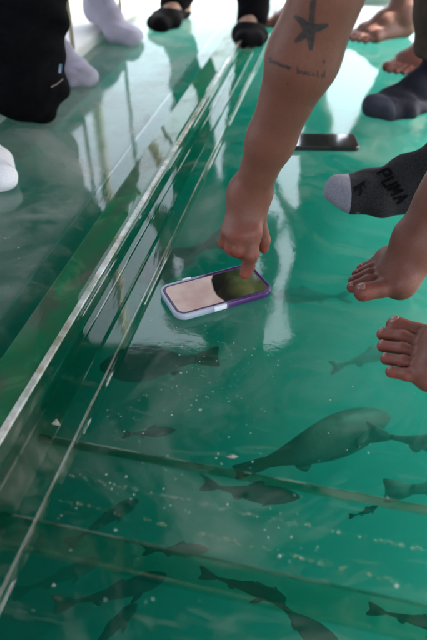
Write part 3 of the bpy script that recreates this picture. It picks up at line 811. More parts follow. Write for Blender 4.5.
M['tag_blue'] = simple('tag_blue', (.10, .16, .27), (.15, .22, .34), 80, .6)
M['tag_tan'] = simple('tag_tan', (.16, .12, .09), (.2, .15, .12), 80, .6)
decal('pocket_tag', [([(60.5, 64), (59.5, 73)], [2.8, 2.8])], 3.0, bvA, M['tag_blue'], trA)
decal('stitching', [[(51, 87), (57, 84), (63, 79)]], 1.1, bvA, M['tag_tan'], trA)

# ------------------------------------------------------------------ the glass bottom and its beam
EDGE_L = loc((-.396, 1.954)).x
FAR, NEAR, EDGE_R = 2.80, -1.2, 1.35
WATER_Z = -.016
bm = bmesh.new(); add_box(bm, (EDGE_L, NEAR, -.016), (EDGE_R, FAR, 0))
for f in bm.faces: f.material_index = 0 if f.normal.z > .5 else 1
bm.normal_update()
for f in bm.faces: f.material_index = 0 if f.normal.z > .5 else 1
floor = bm_link('floor', bm, [M['floor_top'], M['floor_under']]); floor.matrix_world = MR; tag(floor, kind='structure')

beam = empty('acrylic_beam', MR @ V3(X0, 1.0, 0)); tag(beam, 'long clear acrylic beam running diagonally over the glass floor', 'beam')
def under_faces(bm):
    # light leaves a glued strip downward without a second mirror: the underside is wetted by the glue
    bm.normal_update()
    for f in bm.faces:
        if f.normal.z < -.3: f.material_index = 1
def bar(name, x0, x1, y0, y1, z0, z1, mat, parent, bev=.003, seg=2):
    bm = bmesh.new(); add_box(bm, (x0, y0, z0), (x1, y1, z1), MR, bev, seg)
    under_faces(bm); return bm_link(name, bm, [mat, M['strip_under']], parent, False)
bar('base_strip', X0 - .105, X0 + .088, -1.0, 2.70, .0005, .0065, M['strip_clear'], beam, .0015, 1)
bar('upright_bar', X0 + .002, X0 + .018, -1.0, 2.70, .0070, .022, M['upright_clear'], beam, .003, 3)
bar('frosted_edge', X0 + .0015, X0 + .0115, -1.0, 2.70, .0224, .0262, M['frosted'], beam, .0018, 3)
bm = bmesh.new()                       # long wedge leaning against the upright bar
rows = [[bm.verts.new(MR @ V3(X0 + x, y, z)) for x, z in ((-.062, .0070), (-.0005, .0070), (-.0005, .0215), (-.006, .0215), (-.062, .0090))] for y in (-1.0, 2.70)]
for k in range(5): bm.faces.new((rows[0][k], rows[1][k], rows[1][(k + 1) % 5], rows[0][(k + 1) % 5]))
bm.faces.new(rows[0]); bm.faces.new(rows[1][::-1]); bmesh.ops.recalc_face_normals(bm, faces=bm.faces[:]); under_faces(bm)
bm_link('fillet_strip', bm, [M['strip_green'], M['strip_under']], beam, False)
bar('fillet_strip', X0 + .0185, X0 + .058, -1.0, 2.70, .0070, .0115, M['strip_dark'], beam, .0018, 2)
bar('groove_strip', X0 + .030, X0 + .033, -1.0, 2.70, .0117, .0135, M['strip_clear'], beam, .0008, 1)
bar('edge_strip', X0 + .080, X0 + .0865, -1.0, 2.70, .0070, .0110, M['strip_clear'], beam, .0018, 2)
bar('frosted_edge', X0 + .0815, X0 + .0840, -1.0, 2.70, .0112, .0122, M['frosted_thin'], beam, .0004, 1)

def cross(name, label, pa, pb, w, z0, z1, mat, cat, wob=0, bev=.002):
    a, b = gp(*pa), gp(*pb); d = (b - a).normalized(); b = b + d * .5
    root = None
    bm = bmesh.new(); L = (b - a).length
    Mx = Matrix.Translation((a.x, a.y, 0)) @ Matrix.Rotation(math.atan2(d.y, d.x), 4, 'Z')
    add_box(bm, (0, -w / 2, z0), (L, w / 2, z1), Mx, bev, 2)
    under_faces(bm); o = bm_link(name, bm, [mat, M['strip_under']], None, False); tag(o, label, cat); return o
def pale_glare_edge(o, pa, pb, w, off, z):
    a, b = gp(*pa), gp(*pb); d = (b - a).normalized(); L = (b - a).length + .5
    bm = bmesh.new(); Mx = Matrix.Translation((a.x, a.y, 0)) @ Matrix.Rotation(math.atan2(d.y, d.x), 4, 'Z')
    add_box(bm, (0, off - w / 2, z), (L, off + w / 2, z + .0008), Mx, .0003, 1); bm_link('pale_edge', bm, M['frosted_faint'], o, False)
PA = ((38, 440), (427, 513)); PC = ((-20, 527), (427, 628))
o = cross('joint_strip', 'thin raised clear strip crossing the floor in front of the biggest fish', *PA, .010, .0008, .0065, M['joint_dark'], 'strip')
pale_glare_edge(o, *PA, .0018, .0032, .0067)
o = cross('joint_strip', 'wide dark clear strip crossing the floor nearest the bottom edge', *PC, .034, .0008, .0100, M['joint_clear'], 'strip')
pale_glare_edge(o, *PC, .0016, .0148, .0102); pale_glare_edge(o, *PC, .0012, -.0150, .0102)
def seam(label, pa, pb, w, mat):
    a, b = gp(*pa), gp(*pb); d = (b - a).normalized(); b = b + d * .3; n = V3(-d.y, d.x, 0); bm = bmesh.new(); rows = []
    L = (b - a).length; k = int(L / .004)
    for i in range(k + 1):
        p = a + d * L * i / k; ww = w * (.5 + .5 * random.random()); o = n * random.uniform(-.3, .3) * w
        rows.append([bm.verts.new(p + o + n * ww * s + V3(0, 0, .0022)) for s in (-.5, .5)])
    for A, Bq in zip(rows, rows[1:]): bm.faces.new((A[0], Bq[0], Bq[1], A[1]))
    r = bmesh.ops.extrude_face_region(bm, geom=bm.faces[:]); bmesh.ops.translate(bm, verts=[v for v in r['geom'] if isinstance(v, bmesh.types.BMVert)], vec=(0, 0, -.0012))
    o = bm_link('glue_seam', bm, mat); tag(o, label, 'seam'); return o
seam('dotted line of old pale glue just below the thin raised strip', (20, 466), (427, 552), .0050, M['seam_scratch'])
seam('fainter broken line of yellowish glue beside the wide clear strip', (60, 500), (427, 590), .0045, M['seam_glue'])
# a chip of something pale stuck by the beam
bm = bmesh.new(); c0 = gp(57, 423, .0145)
vs = [bm.verts.new(c0 + V3(x * .6, y * .7, z * .6)) for x, y, z in ((-.010, -.002, 0), (-.002, .007, .003), (.009, -.006, .001), (.002, -.006, .0), (0, 0, .005))]
for t in ((0, 4, 1), (1, 4, 2), (2, 4, 3), (3, 4, 0)): bm.faces.new([vs[i] for i in t])
M['chip'] = simple('chip', (.20, .19, .15), (.30, .28, .23), 300, .6)
bm.faces.new([vs[i] for i in (0, 1, 2, 3)]); tag(bm_link('plastic_chip', bm, M['chip']), 'small pale torn chip lying on the floor against the beam', 'chip')
bm = bmesh.new(); c0 = gp(232, 457, .002)
vs = [bm.verts.new(c0 + V3(x * .75, y * .7, z * .5)) for x, y, z in ((-.009, 0, 0), (0, .004, .002), (.010, 0, .001), (.001, -.003, 0), (0, 0, .004))]
for t in ((0, 4, 1), (1, 4, 2), (2, 4, 3), (3, 4, 0), (0, 1, 2, 3)): bm.faces.new([vs[i] for i in t])
tag(bm_link('plastic_chip', bm, M['chip']), 'sliver of pale film lying on the floor left of the biggest fish', 'chip')

# air bubbles and droplets under and on the sheet
V, Q = [], []
def bead(p, r, h):
    b = len(V); n = 7
    V.append(p + V3(0, 0, h))
    for k in range(n): V.append(p + V3(math.cos(6.283 * k / n) * r, math.sin(6.283 * k / n) * r, 0))
    for k in range(n): Q.append((b, b + 1 + k, b + 1 + (k + 1) % n))
clumps = [(random.gauss(150, 75), random.gauss(395, 80), random.uniform(12, 75)) for _ in range(34)]
for i in range(640):
    u = random.random()
    if u < .62: cx, cy, cs = random.choice(clumps); px, py = random.gauss(cx, cs), random.gauss(cy, cs)
    elif u < .8: px, py = random.uniform(0, 215), random.uniform(60, 330)
    else: px, py = random.uniform(0, 427), random.uniform(120, 640)
    p = gp(px, py, .0006); lx = loc(p).x
    if X0 - .12 < lx < X0 + .1 or lx < EDGE_L + .01 or p.y > 2.4: continue
    r = min((.00054 * math.exp(random.gauss(0, .55))), .0021); bead(p, r, r * .5)
me = mesh_np('water_drops', [v[:] for v in V], Q)
m, nt, out = new_mat('drop'); pb = N(nt, 'ShaderNodeBsdfPrincipled'); pb.inputs['Base Color'].default_value = (.75, .78, .75, 1); pb.inputs['Roughness'].default_value = .15
tb = N(nt, 'ShaderNodeBsdfTransparent'); ms = N(nt, 'ShaderNodeMixShader'); ms.inputs[0].default_value = .34; nt.links.new(tb.outputs[0], ms.inputs[1]); nt.links.new(pb.outputs[0], ms.inputs[2]); nt.links.new(ms.outputs[0], out.inputs['Surface'])
o = link('water_drops', me, m); tag(o, 'fine droplets and grit scattered over the glass floor', 'droplets', kind='stuff')

# ------------------------------------------------------------------ deck, rail, bench, canopy
bm = bmesh.new()
add_box(bm, (EDGE_L - .50, NEAR - .5, -.12), (EDGE_L - .002, FAR + .5, .03), MR, .006)
add_box(bm, (EDGE_R + .002, NEAR - .5, -.12), (EDGE_R + .22, FAR + .5, .03), MR, .006)
add_box(bm, (EDGE_L + .001, FAR + .002, -.12), (EDGE_R - .001, FAR + .5, .03), MR, .006)
add_box(bm, (EDGE_L + .001, NEAR - .5, -.12), (EDGE_R - .001, NEAR - .002, .03), MR, .006)
tag(bm_link('deck', bm, M['deck_paint']), kind='structure')
rail = empty('deck_railing', gp(73, 50, .03)); tag(rail, 'thin beige railing on the sunlit white deck behind the white socks', 'railing')
for p in (gp(73, 49, .031), gp(121, 20, .031), gp(40, 70, .031)):
    bm = bmesh.new(); add_tube(bm, [p, p + V3(.01, .01, .62)], .0062); bm_link('post', bm, M['rail_paint'], rail, True)
a, b = gp(40, 70, .031), gp(73, 49, .031)
for z in (.085, .62):
    bm = bmesh.new(); add_tube(bm, [a + V3(0, 0, z) - (b - a) * .05, b + V3(0, 0, z) + (b - a) * .05], .006); bm_link('crossbar', bm, M['rail_paint'], rail, True)
ben = empty('bench', (-1.2, 2.35, .03)); tag(ben, 'white bench on the left deck under the seated person', 'bench')
bm = bmesh.new(); add_box(bm, (-1.42, 1.75, .30), (-1.0, 2.95, .345), None, .01); bm_link('seat', bm, M['deck_paint'], ben)
for x, y in ((-1.36, 1.82), (-1.06, 1.82), (-1.36, 2.88), (-1.06, 2.88)):
    bm = bmesh.new(); add_box(bm, (x - .025, y - .025, .031), (x + .025, y + .025, .299), None, .004); bm_link('leg', bm, M['rail_paint'], ben)
can = empty('canopy', (0, 1, .03)); tag(can, 'dark flat canopy on posts over the whole boat', 'canopy')
bm = bmesh.new(); add_box(bm, (-1.70, -2.6, 2.10), (2.02, 3.05, 2.16), None, .01); bm_link('roof', bm, M['canvas'], can)
bm = bmesh.new(); add_box(bm, (-1.66, -2.598, .10), (-1.60, .60, 2.098), None, .01); bm_link('side_curtain', bm, M['canvas'], can)  # unseen panel added to block daylight from the left
for p in ((EDGE_L - .42, 2.95), (EDGE_R + .14, 2.6), (EDGE_L - .42, -1.3), (EDGE_R + .14, -1.3)):
    q = MR @ V3(p[0], p[1], 0); bm = bmesh.new(); add_tube(bm, [(q.x, q.y, .031), (q.x, q.y, 2.099)], .025); bm_link('post', bm, M['rail_paint'], can, True)

# ------------------------------------------------------------------ phones
def rrect(w, h, r, n=6):
    pts = []
    for cx, cy, a0 in ((w / 2 - r, h / 2 - r, 0), (-w / 2 + r, h / 2 - r, 90), (-w / 2 + r, -h / 2 + r, 180), (w / 2 - r, -h / 2 + r, 270)):
        for k in range(n + 1):
            a = R(a0 + 90 * k / n); pts.append((cx + r * math.cos(a), cy + r * math.sin(a)))
    return pts
def ringed(bm, layers, Mx, cap=True):
    rings = [[bm.verts.new(Mx @ V3(x, y, z)) for x, y in rrect(w, h, r)] for w, h, r, z in layers]
    n = len(rings[0])
    for A, B in zip(rings, rings[1:]):
        for k in range(n): bm.faces.new((A[k], A[(k + 1) % n], B[(k + 1) % n], B[k]))
    if cap: bm.faces.new(rings[0][::-1]); bm.faces.new(rings[-1])
    return rings
def glass_screen(name, ior, base):
    m, nt, out = new_mat(name); p = N(nt, 'ShaderNodeBsdfPrincipled'); p.inputs['Base Color'].default_value = (*base, 1)
    p.inputs['Roughness'].default_value = .02; p.inputs['IOR'].default_value = ior; p.inputs['Coat Weight'].default_value = .5
    tc = N(nt, 'ShaderNodeTexCoord'); n = noise(nt, 120, 4, .6, vec=tc.outputs['Object']); rr = N(nt, 'ShaderNodeMapRange'); rr.inputs['To Min'].default_value = .02; rr.inputs['To Max'].default_value = .12
    nt.links.new(n.outputs['Fac'], rr.inputs['Value']); nt.links.new(rr.outputs[0], p.inputs['Roughness'])
    nt.links.new(p.outputs[0], out.inputs['Surface']); return m
M['screen'] = glass_screen('screen', 1.75, (.012, .014, .012))
def case_mat():
    m, nt, out = new_mat('case_purple'); tc = N(nt, 'ShaderNodeTexCoord'); sx = N(nt, 'ShaderNodeSeparateXYZ'); nt.links.new(tc.outputs['Object'], sx.inputs[0])
    n = noise(nt, 30, 2, .5, vec=tc.outputs['Object']); a = N(nt, 'ShaderNodeMath', operation='MULTIPLY_ADD'); a.inputs[1].default_value = .02
    nt.links.new(n.outputs['Fac'], a.inputs[0]); nt.links.new(sx.outputs[0], a.inputs[2])
    mr = N(nt, 'ShaderNodeMapRange'); mr.inputs['From Min'].default_value = -.035; mr.inputs['From Max'].default_value = .045; nt.links.new(a.outputs[0], mr.inputs['Value'])
    cr = ramp(nt, mr.outputs[0], [(0, (.36, .40, .47)), (.45, (.30, .30, .42)), (.62, (.07, .022, .12)), (1, (.06, .014, .11))])
    p = N(nt, 'ShaderNodeBsdfPrincipled'); p.inputs['Roughness'].default_value = .32; nt.links.new(cr.outputs[0], p.inputs['Base Color']); nt.links.new(p.outputs[0], out.inputs['Surface']); return m
M['case_purple'] = case_mat()
M['case_inner'] = simple('case_inner', (.05, .02, .09), (.07, .03, .12), 60, .4)
M['black_plastic'] = simple('black_plastic', (.010, .010, .011), (.016, .016, .017), 80, .35)
M['button_clear'] = simple('button_clear', (.68, .68, .72), (.76, .76, .80), 60, .25)
def local_part(name, bm, mat, parent, smooth=False):
    me = bpy.data.meshes.new(name); bm.normal_update(); bm.to_mesh(me); bm.free()
    o = bpy.data.objects.new(name, me); me.materials.append(mat); COL.objects.link(o); o.parent = parent
    if smooth: me.polygons.foreach_set('use_smooth', np.ones(len(me.polygons), dtype=bool))
    return o
pa, pb, pc, pd = gp(161, 289, .006), gp(169, 323, .006), gp(270, 291, .006), gp(258, 267, .006)
ctr = (pa + pb + pc + pd) / 4; d = ((pc - pb) + (pd - pa)).normalized()
ph = empty('smartphone', (ctr.x, ctr.y, .0002)); ph.rotation_euler.z = math.atan2(d.y, d.x)
tag(ph, 'smartphone in a clear and purple bumper case under the pointing finger', 'phone')
I = Matrix.Identity(4)
bm = bmesh.new(); ringed(bm, [(.150, .076, .014, 0.0002), (.1555, .0815, .017, .003), (.1565, .0825, .017, .0065), (.1558, .0818, .017, .0105), (.154, .080, .0162, .0120), (.1495, .0755, .014, .0120), (.1480, .0740, .0135, .0104)], I)
local_part('case', bm, M['case_purple'], ph, True)
bm = bmesh.new(); ringed(bm, [(.1478, .0738, .0133, .0106), (.1478, .0738, .0133, .0109), (.1465, .0725, .013, .0112)], I); local_part('bezel', bm, M['case_inner'], ph)
def painted_reflection():  # pale sky and dark hand mirrored in the glass, painted as emission
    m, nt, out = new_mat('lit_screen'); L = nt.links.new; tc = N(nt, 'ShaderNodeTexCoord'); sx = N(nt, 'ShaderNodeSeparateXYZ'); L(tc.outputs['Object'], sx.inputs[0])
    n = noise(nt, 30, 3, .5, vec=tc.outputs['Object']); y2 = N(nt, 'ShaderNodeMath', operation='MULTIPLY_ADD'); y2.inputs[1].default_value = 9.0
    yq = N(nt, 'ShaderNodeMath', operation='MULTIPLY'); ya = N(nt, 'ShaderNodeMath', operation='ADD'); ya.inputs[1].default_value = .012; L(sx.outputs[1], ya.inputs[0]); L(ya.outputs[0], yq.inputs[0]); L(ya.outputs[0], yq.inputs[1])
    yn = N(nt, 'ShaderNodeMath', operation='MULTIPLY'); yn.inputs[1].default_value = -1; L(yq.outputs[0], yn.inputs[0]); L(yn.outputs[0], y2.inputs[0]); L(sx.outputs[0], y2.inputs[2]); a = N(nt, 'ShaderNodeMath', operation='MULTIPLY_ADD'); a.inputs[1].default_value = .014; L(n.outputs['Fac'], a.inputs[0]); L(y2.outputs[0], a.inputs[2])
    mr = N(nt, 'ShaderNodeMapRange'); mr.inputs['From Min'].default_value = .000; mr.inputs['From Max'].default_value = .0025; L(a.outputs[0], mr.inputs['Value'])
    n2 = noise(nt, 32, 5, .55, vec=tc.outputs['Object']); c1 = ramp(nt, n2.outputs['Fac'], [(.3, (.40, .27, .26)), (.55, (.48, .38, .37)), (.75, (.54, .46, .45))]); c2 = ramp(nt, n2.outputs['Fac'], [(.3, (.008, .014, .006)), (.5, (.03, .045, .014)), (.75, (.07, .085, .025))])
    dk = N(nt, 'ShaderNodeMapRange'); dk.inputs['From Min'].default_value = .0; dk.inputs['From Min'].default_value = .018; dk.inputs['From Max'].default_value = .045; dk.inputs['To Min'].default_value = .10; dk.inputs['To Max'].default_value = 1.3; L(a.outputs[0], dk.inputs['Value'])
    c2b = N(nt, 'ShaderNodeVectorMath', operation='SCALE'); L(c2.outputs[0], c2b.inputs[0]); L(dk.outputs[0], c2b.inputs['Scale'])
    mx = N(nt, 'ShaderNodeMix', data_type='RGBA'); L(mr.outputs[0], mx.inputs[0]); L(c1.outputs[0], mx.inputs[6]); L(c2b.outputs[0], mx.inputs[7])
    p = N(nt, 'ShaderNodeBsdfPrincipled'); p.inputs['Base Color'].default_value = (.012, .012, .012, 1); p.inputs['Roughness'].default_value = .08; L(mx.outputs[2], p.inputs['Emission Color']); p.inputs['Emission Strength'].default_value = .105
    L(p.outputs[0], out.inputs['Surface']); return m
M['lit_screen'] = painted_reflection()
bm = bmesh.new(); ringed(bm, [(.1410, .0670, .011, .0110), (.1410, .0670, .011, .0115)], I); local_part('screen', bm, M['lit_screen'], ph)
for x, y, w in ((-.012, -.0413, .020), (-.030, .0413, .014)):
    bm = bmesh.new(); add_box(bm, (x - w / 2, y - .0022, .0050), (x + w / 2, y + .0022, .0125), None, .0012); local_part('button', bm, M['button_clear'], ph)
pa, pb, pc, pd = gp(286, 151, 0), gp(355, 152, 0), gp(354, 134, .009), gp(294, 134, .009)
ctr = (pa + pb + pc + pd) / 4
p2 = empty('smartphone', (ctr.x, ctr.y, .0002)); p2.rotation_euler.z = R(-1.5)
tag(p2, 'black smartphone lying face up on the floor beside the charcoal sock', 'phone')
bm = bmesh.new(); ringed(bm, [(.150, .070, .010, .0002), (.1535, .0735, .011, .002), (.1535, .0735, .011, .0085), (.151, .071, .010, .0100)], I); local_part('case', bm, M['black_plastic'], p2, False)
bm = bmesh.new(); ringed(bm, [(.1465, .0665, .009, .0101), (.1465, .0665, .009, .0107)], I); local_part('screen', bm, M['screen'], p2)
bm = bmesh.new(); add_box(bm, (.02, -.0383, .004), (.034, -.0366, .007), None, .0006); local_part('button', bm, M['black_plastic'], p2)

# ------------------------------------------------------------------ fish
def fish_mat(name, c1, c2, belly):
    m, nt, out = new_mat(name); tc = N(nt, 'ShaderNodeTexCoord')
    n = noise(nt, 26, 5, .65, vec=tc.outputs['Object']); cr = ramp(nt, n.outputs['Fac'], [(.35, c1), (.65, c2)])
    sx = N(nt, 'ShaderNodeSeparateXYZ'); nt.links.new(tc.outputs['Object'], sx.inputs[0])
    mr = N(nt, 'ShaderNodeMapRange'); mr.inputs['From Min'].default_value = -.012; mr.inputs['From Max'].default_value = -.035; nt.links.new(sx.outputs[2], mr.inputs['Value'])
    mx = N(nt, 'ShaderNodeMix', data_type='RGBA'); nt.links.new(mr.outputs[0], mx.inputs[0]); nt.links.new(cr.outputs[0], mx.inputs[6]); mx.inputs[7].default_value = (*belly, 1)
    v = N(nt, 'ShaderNodeTexVoronoi'); v.inputs['Scale'].default_value = 130; nt.links.new(tc.outputs['Object'], v.inputs['Vector'])
    b = N(nt, 'ShaderNodeBump'); b.inputs['Strength'].default_value = .4; b.inputs['Distance'].default_value = .001; nt.links.new(v.outputs['Distance'], b.inputs['Height'])
    p = N(nt, 'ShaderNodeBsdfPrincipled'); p.inputs['Roughness'].default_value = .55; p.inputs['Specular IOR Level'].default_value = .25
    nt.links.new(mx.outputs[2], p.inputs['Base Color']); nt.links.new(b.outputs[0], p.inputs['Normal']); nt.links.new(p.outputs[0], out.inputs['Surface']); return m
M['fish_dark'] = fish_mat('fish_dark', (.030, .031, .030), (.065, .064, .058), (.08, .075, .07))
M['fish_olive'] = fish_mat('fish_olive', (.030, .030, .024), (.075, .072, .055), (.085, .08, .065))
M['fish_brown'] = fish_mat('fish_brown', (.12, .085, .07), (.2, .14, .12), (.22, .17, .15))
PROF = {  # half depth along the body (snout 0 .. tail root 1), width ratio, tail fork, dorsal height
    'fat': ([.025, .085, .125, .150, .158, .155, .142, .118, .088, .058, .042, .040], .66, .25, .28),
    'stout': ([.03, .075, .105, .125, .135, .137, .130, .115, .095, .072, .05, .035], .72, .25, .18),
    'slim': ([.015, .055, .08, .095, .10, .10, .092, .078, .058, .04, .026, .022], .70, .75, .6),
    'long': ([.02, .065, .085, .085, .08, .075, .068, .058, .046, .034, .024, .018], .95, .45, .45)}
def fish_mesh(L, kind, bend, fin=1.0):
    prof, wr, fork, dh = PROF[kind]; bm = bmesh.new(); n, m = len(prof) * 2 - 1, 16
    bl = L * .80
    def cx(t): return bend * L * (max(t - .25, 0)) ** 2
    rings = []
    for i in range(n):
        t = i / (n - 1); h = np.interp(t, np.linspace(0, 1, len(prof)), prof) * L
        w = h * wr * (1 - .55 * t)
        rings.append([bm.verts.new((L * .5 - t * bl, cx(t) + w * math.cos(a), h * math.sin(a) * (1.0 if math.sin(a) > 0 else .92))) for a in [2 * math.pi * k / m for k in range(m)]])
    for A, B in zip(rings, rings[1:]):
        for k in range(m): bm.faces.new((A[k], A[(k + 1) % m], B[(k + 1) % m], B[k]))
    bm.faces.new(rings[0][::-1]); bm.faces.new(rings[-1])
    def finp(pts, th):
        for _ in range(2):                        # round the fin's outline
            q = []
            for i, p in enumerate(pts):
                a, b = Vector(p), Vector(pts[(i + 1) % len(pts)]); q += [tuple(a.lerp(b, .22)), tuple(a.lerp(b, .78))]
            pts = q
        v1 = [bm.verts.new((x, y + th, z)) for x, y, z in pts]; v2 = [bm.verts.new((x, y - th, z)) for x, y, z in pts]; k = len(pts)
        bm.faces.new(v1); bm.faces.new(v2[::-1])
        for i in range(k): bm.faces.new((v1[i], v2[i], v2[(i + 1) % k], v1[(i + 1) % k]))
    xt = L * .5 - bl; yt = cx(1); y2 = cx(1.25); e = prof[-1] * L
    s = (.115 if kind != 'fat' else .12) * L * fin
    finp([(xt + .02 * L, yt, e), (xt - .12 * L, (yt + y2) / 2, s * .95), (xt - .20 * L, y2, s * 1.1), (xt - (.20 - .12 * fork) * L, y2, 0), (xt - .20 * L, y2, -s * 1.05), (xt - .12 * L, (yt + y2) / 2, -s * .9), (xt + .02 * L, yt, -e)], .0016)
    hh = lambda t: np.interp(t, np.linspace(0, 1, len(prof)), prof) * L
    ds = [(.32, 0), (.36, .085), (.45, .10), (.58, .07), (.70, .06), (.80, .015)] if kind == 'fat' else [(.42, 0), (.45, .085), (.52, .07), (.62, .02)]
    top = [(L * .5 - t * bl, cx(t), hh(t) * .9 + q * L * dh) for t, q in ds]; botm = [(L * .5 - t * bl, cx(t), hh(t) * .8) for t, q in reversed(ds)]
    finp(top + botm, .0012)
    finp([(L * .5 - .68 * bl, cx(.68), -hh(.68) * .85), (L * .5 - .76 * bl, cx(.76), -hh(.76) - .05 * L), (L * .5 - .84 * bl, cx(.84), -hh(.84) * .85)], .0012)
    for q in (-1, 1):
        w = hh(.28) * wr * .85
        a = [(L * .5 - .27 * bl, q * w * .9, -.01 * L), (L * .5 - .33 * bl, q * (w + .07 * L), -.02 * L), (L * .5 - .46 * bl, q * (w + .10 * L), -.035 * L), (L * .5 - .38 * bl, q * w * .95, -.03 * L)]
        v1 = [bm.verts.new((x, y, z + .0012)) for x, y, z in a]; v2 = [bm.verts.new((x, y, z - .0012)) for x, y, z in a]
        bm.faces.new(v1); bm.faces.new(v2[::-1])
        for i in range(4): bm.faces.new((v1[i], v2[i], v2[(i + 1) % 4], v1[(i + 1) % 4]))
    bmesh.ops.recalc_face_normals(bm, faces=bm.faces[:])
    return bm
def fish(label, tail, head, z, kind, mat='fish_dark', bend=.0, roll=0, pitch=0, fin=.74):
    z = z * 1.6 - .15; a, b = gp(*tail, z), gp(*head, z); d = b - a
    bm = fish_mesh(d.length, kind, bend, fin)
    o = bm_link('fish', bm, M[mat], None, True); tag(o, label, 'fish', 'fish under the glass floor')
    o.location = (a + b) / 2; o.rotation_euler = (R(roll), R(pitch), math.atan2(d.y, d.x)); o.rotation_mode = 'XYZ'
    return o
fish('biggest stout olive fish swimming up toward the right, below the bare feet', (241, 478), (388, 416), -.15, 'stout', 'fish_olive', .12, -38, fin=.36)
fish('dark long fish right under the belly of the biggest fish', (196, 492), (300, 497), -.15, 'slim', 'fish_dark', .25, -30)
fish('dark fish with a forked tail cut by the right edge, above another one', (364, 437), (500, 452), -.14, 'slim', 'fish_dark', .1, -25)
fish('dark fish at the right edge just above the thin raised strip', (388, 497), (520, 478), -.17, 'fat', 'fish_olive', .1, -30)
fish('tiny dark fish alone beneath the thin raised strip at right', (352, 519), (378, 506), -.13, 'slim', 'fish_dark', .2, -30)
fish('dark blunt fish slanting upward across the glue line at left', (62, 545), (138, 500), -.22, 'long', 'fish_dark', -.1, -30)
fish('dark fish lying level just above the wide strip', (140, 553), (210, 549), -.20, 'slim', 'fish_dark', .1, -35)
fish('long thin tailed fish slanting under the wide strip', (52, 618), (166, 575), -.18, 'long', 'fish_dark', .2, -30)
fish('dark fish rising out of the bottom edge at left', (70, 668), (137, 604), -.20, 'long', 'fish_dark', -.15, -30)
fish('dark fish showing its upright tail at the bottom edge', (262, 604), (345, 655), -.16, 'fat', 'fish_dark', .3, -30)
fish('straight dark fish stretched along the wide strip at center', (198, 572), (286, 600), -.12, 'long', 'fish_dark', 0, -20)
fish('dark fish stretched along the wide strip at the right edge', (366, 608), (460, 632), -.12, 'long', 'fish_dark', 0, -20)
fish('small dark fish with a forked tail beside the nearest bare foot', (333, 370), (400, 346), -.16, 'slim', 'fish_dark', .1, -30)
fish('dark fish passing under the raised bare foot', (352, 296), (272, 296), -.20, 'slim', 'fish_dark', .1, 30)
fish('big murky brown fish below the purple phone', (222, 358), (100, 368), -.08, 'fat', 'fish_dark', -.1, 35, fin=.7)
fish('murky brown fish between the beam and the purple phone', (208, 240), (140, 282), -.10, 'fat', 'fish_dark', .3, 30)
fish('faint dark fish in front of the thin raised strip, near the beam', (120, 436), (176, 430), -.12, 'slim', 'fish_dark', .1, -30)
fish('faint long fish at the left edge under the wide strip', (10, 600), (100, 560), -.32, 'long', 'fish_brown', .1, -30)
fish('oval dark fish seen beside the pale toe of the charcoal sock', (402, 174), (326, 186), -.25, 'fat', 'fish_olive', .1, 35)
fish('oval dark fish under the toe of the navy sock', (428, 132), (344, 127), -.25, 'fat', 'fish_olive', .1, 35)

# ------------------------------------------------------------------ water
bm = bmesh.new(); add_box(bm, (-9, -7, -1.25), (9, 12, -.022))
wat = bm_link('water', bm, bpy.data.materials.new('water_body'))
m = wat.data.materials[0]; m.use_nodes = True; nt = m.node_tree; nt.nodes.clear(); out = N(nt, 'ShaderNodeOutputMaterial')
vs = N(nt, 'ShaderNodeVolumeScatter'); vs.inputs['Color'].default_value = (.15, .315, .292, 1); vs.inputs['Density'].default_value = 2.7; vs.inputs['Anisotropy'].default_value = .2
va = N(nt, 'ShaderNodeVolumeAbsorption'); va.inputs['Color'].default_value = (.0, .70, .66, 1); va.inputs['Density'].default_value = 2.0
ad = N(nt, 'ShaderNodeAddShader'); nt.links.new(vs.outputs[0], ad.inputs[0]); nt.links.new(va.outputs[0], ad.inputs[1]); nt.links.new(ad.outputs[0], out.inputs['Volume'])
tag(wat, kind='structure')
# open water surface round the boat
bm = bmesh.new(); oo = [MR @ V3(x, y, 0) for x, y in ((EDGE_L - .51, NEAR - .51), (EDGE_R + .23, NEAR - .51), (EDGE_R + .23, FAR + .51), (EDGE_L - .51, FAR + .51))]
O = [bm.verts.new((x, y, -.018)) for x, y in ((-150, -150), (150, -150), (150, 150), (-150, 150))]; Iv = [bm.verts.new((p.x, p.y, -.018)) for p in oo]
for k in range(4): bm.faces.new((O[k], O[(k + 1) % 4], Iv[(k + 1) % 4], Iv[k]))
m, nt, out = new_mat('water_surface'); tc = N(nt, 'ShaderNodeTexCoord'); n = noise(nt, 2.2, 4, .6, vec=tc.outputs['Object']); b = N(nt, 'ShaderNodeBump'); b.inputs['Strength'].default_value = .5; b.inputs['Distance'].default_value = .05
nt.links.new(n.outputs['Fac'], b.inputs['Height']); t = N(nt, 'ShaderNodeBsdfTransparent'); g = N(nt, 'ShaderNodeBsdfGlossy'); g.inputs['Roughness'].default_value = .04; f = N(nt, 'ShaderNodeFresnel'); f.inputs['IOR'].default_value = 1.33
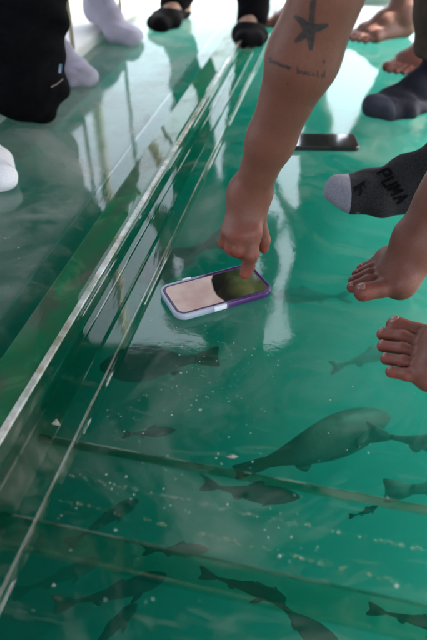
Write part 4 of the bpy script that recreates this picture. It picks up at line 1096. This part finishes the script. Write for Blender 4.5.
nt.links.new(b.outputs[0], g.inputs['Normal']); nt.links.new(b.outputs[0], f.inputs['Normal']); ms = N(nt, 'ShaderNodeMixShader'); nt.links.new(f.outputs[0], ms.inputs[0]); nt.links.new(t.outputs[0], ms.inputs[1]); nt.links.new(g.outputs[0], ms.inputs[2]); nt.links.new(ms.outputs[0], out.inputs['Surface'])
tag(bm_link('water_surface', bm, m), kind='structure')
bm = bmesh.new(); add_box(bm, (-150, -150, -1.8), (150, 150, -1.26))
M['bed'] = simple('bed', (.04, .16, .13), (.06, .20, .17), .5, .9)
tag(bm_link('lake_bed', bm, M['bed']), kind='structure')

# ------------------------------------------------------------------ daylight
SUN_EL, SUN_AZ = R(52), R(72)        # azimuth from straight ahead (+y), negative to the left
w = bpy.data.worlds.new('World'); scene.world = w; w.use_nodes = True; nt = w.node_tree
bg = nt.nodes['Background']
sky = nt.nodes.new('ShaderNodeTexSky'); sky.sky_type = 'NISHITA'; sky.sun_disc = False
sky.sun_elevation = SUN_EL; sky.sun_rotation = SUN_AZ; sky.air_density = 1.0; sky.dust_density = 4.0; sky.ozone_density = 1.0
hs = nt.nodes.new('ShaderNodeHueSaturation'); hs.inputs['Saturation'].default_value = .45
nt.links.new(sky.outputs[0], hs.inputs['Color']); nt.links.new(hs.outputs[0], bg.inputs['Color']); bg.inputs['Strength'].default_value = .14
sl = bpy.data.lights.new('sun', 'SUN'); sl.energy = 2.05; sl.angle = R(.53); sl.color = (1, .95, .87)
so = bpy.data.objects.new('sun', sl); COL.objects.link(so); so.location = (4, 1, 5)
sd = V3(math.sin(SUN_AZ) * math.cos(SUN_EL), math.cos(SUN_AZ) * math.cos(SUN_EL), math.sin(SUN_EL))
so.rotation_euler = sd.to_track_quat('Z', 'Y').to_euler()

# ------------------------------------------------------------------ render settings
c = scene.cycles
c.use_denoising = True; c.denoiser = 'OPENIMAGEDENOISE'
c.max_bounces = 14; c.volume_bounces = 5; c.transparent_max_bounces = 24; c.transmission_bounces = 12; c.glossy_bounces = 6; c.diffuse_bounces = 3
c.caustics_reflective = False; c.caustics_refractive = False; c.sample_clamp_indirect = 4
vs_ = scene.view_settings
scene.display_settings.display_device = 'sRGB'
vs_.view_transform = 'Standard'; vs_.look = 'None'; vs_.gamma = 1; vs_.use_curve_mapping = False; vs_.exposure = 3.05
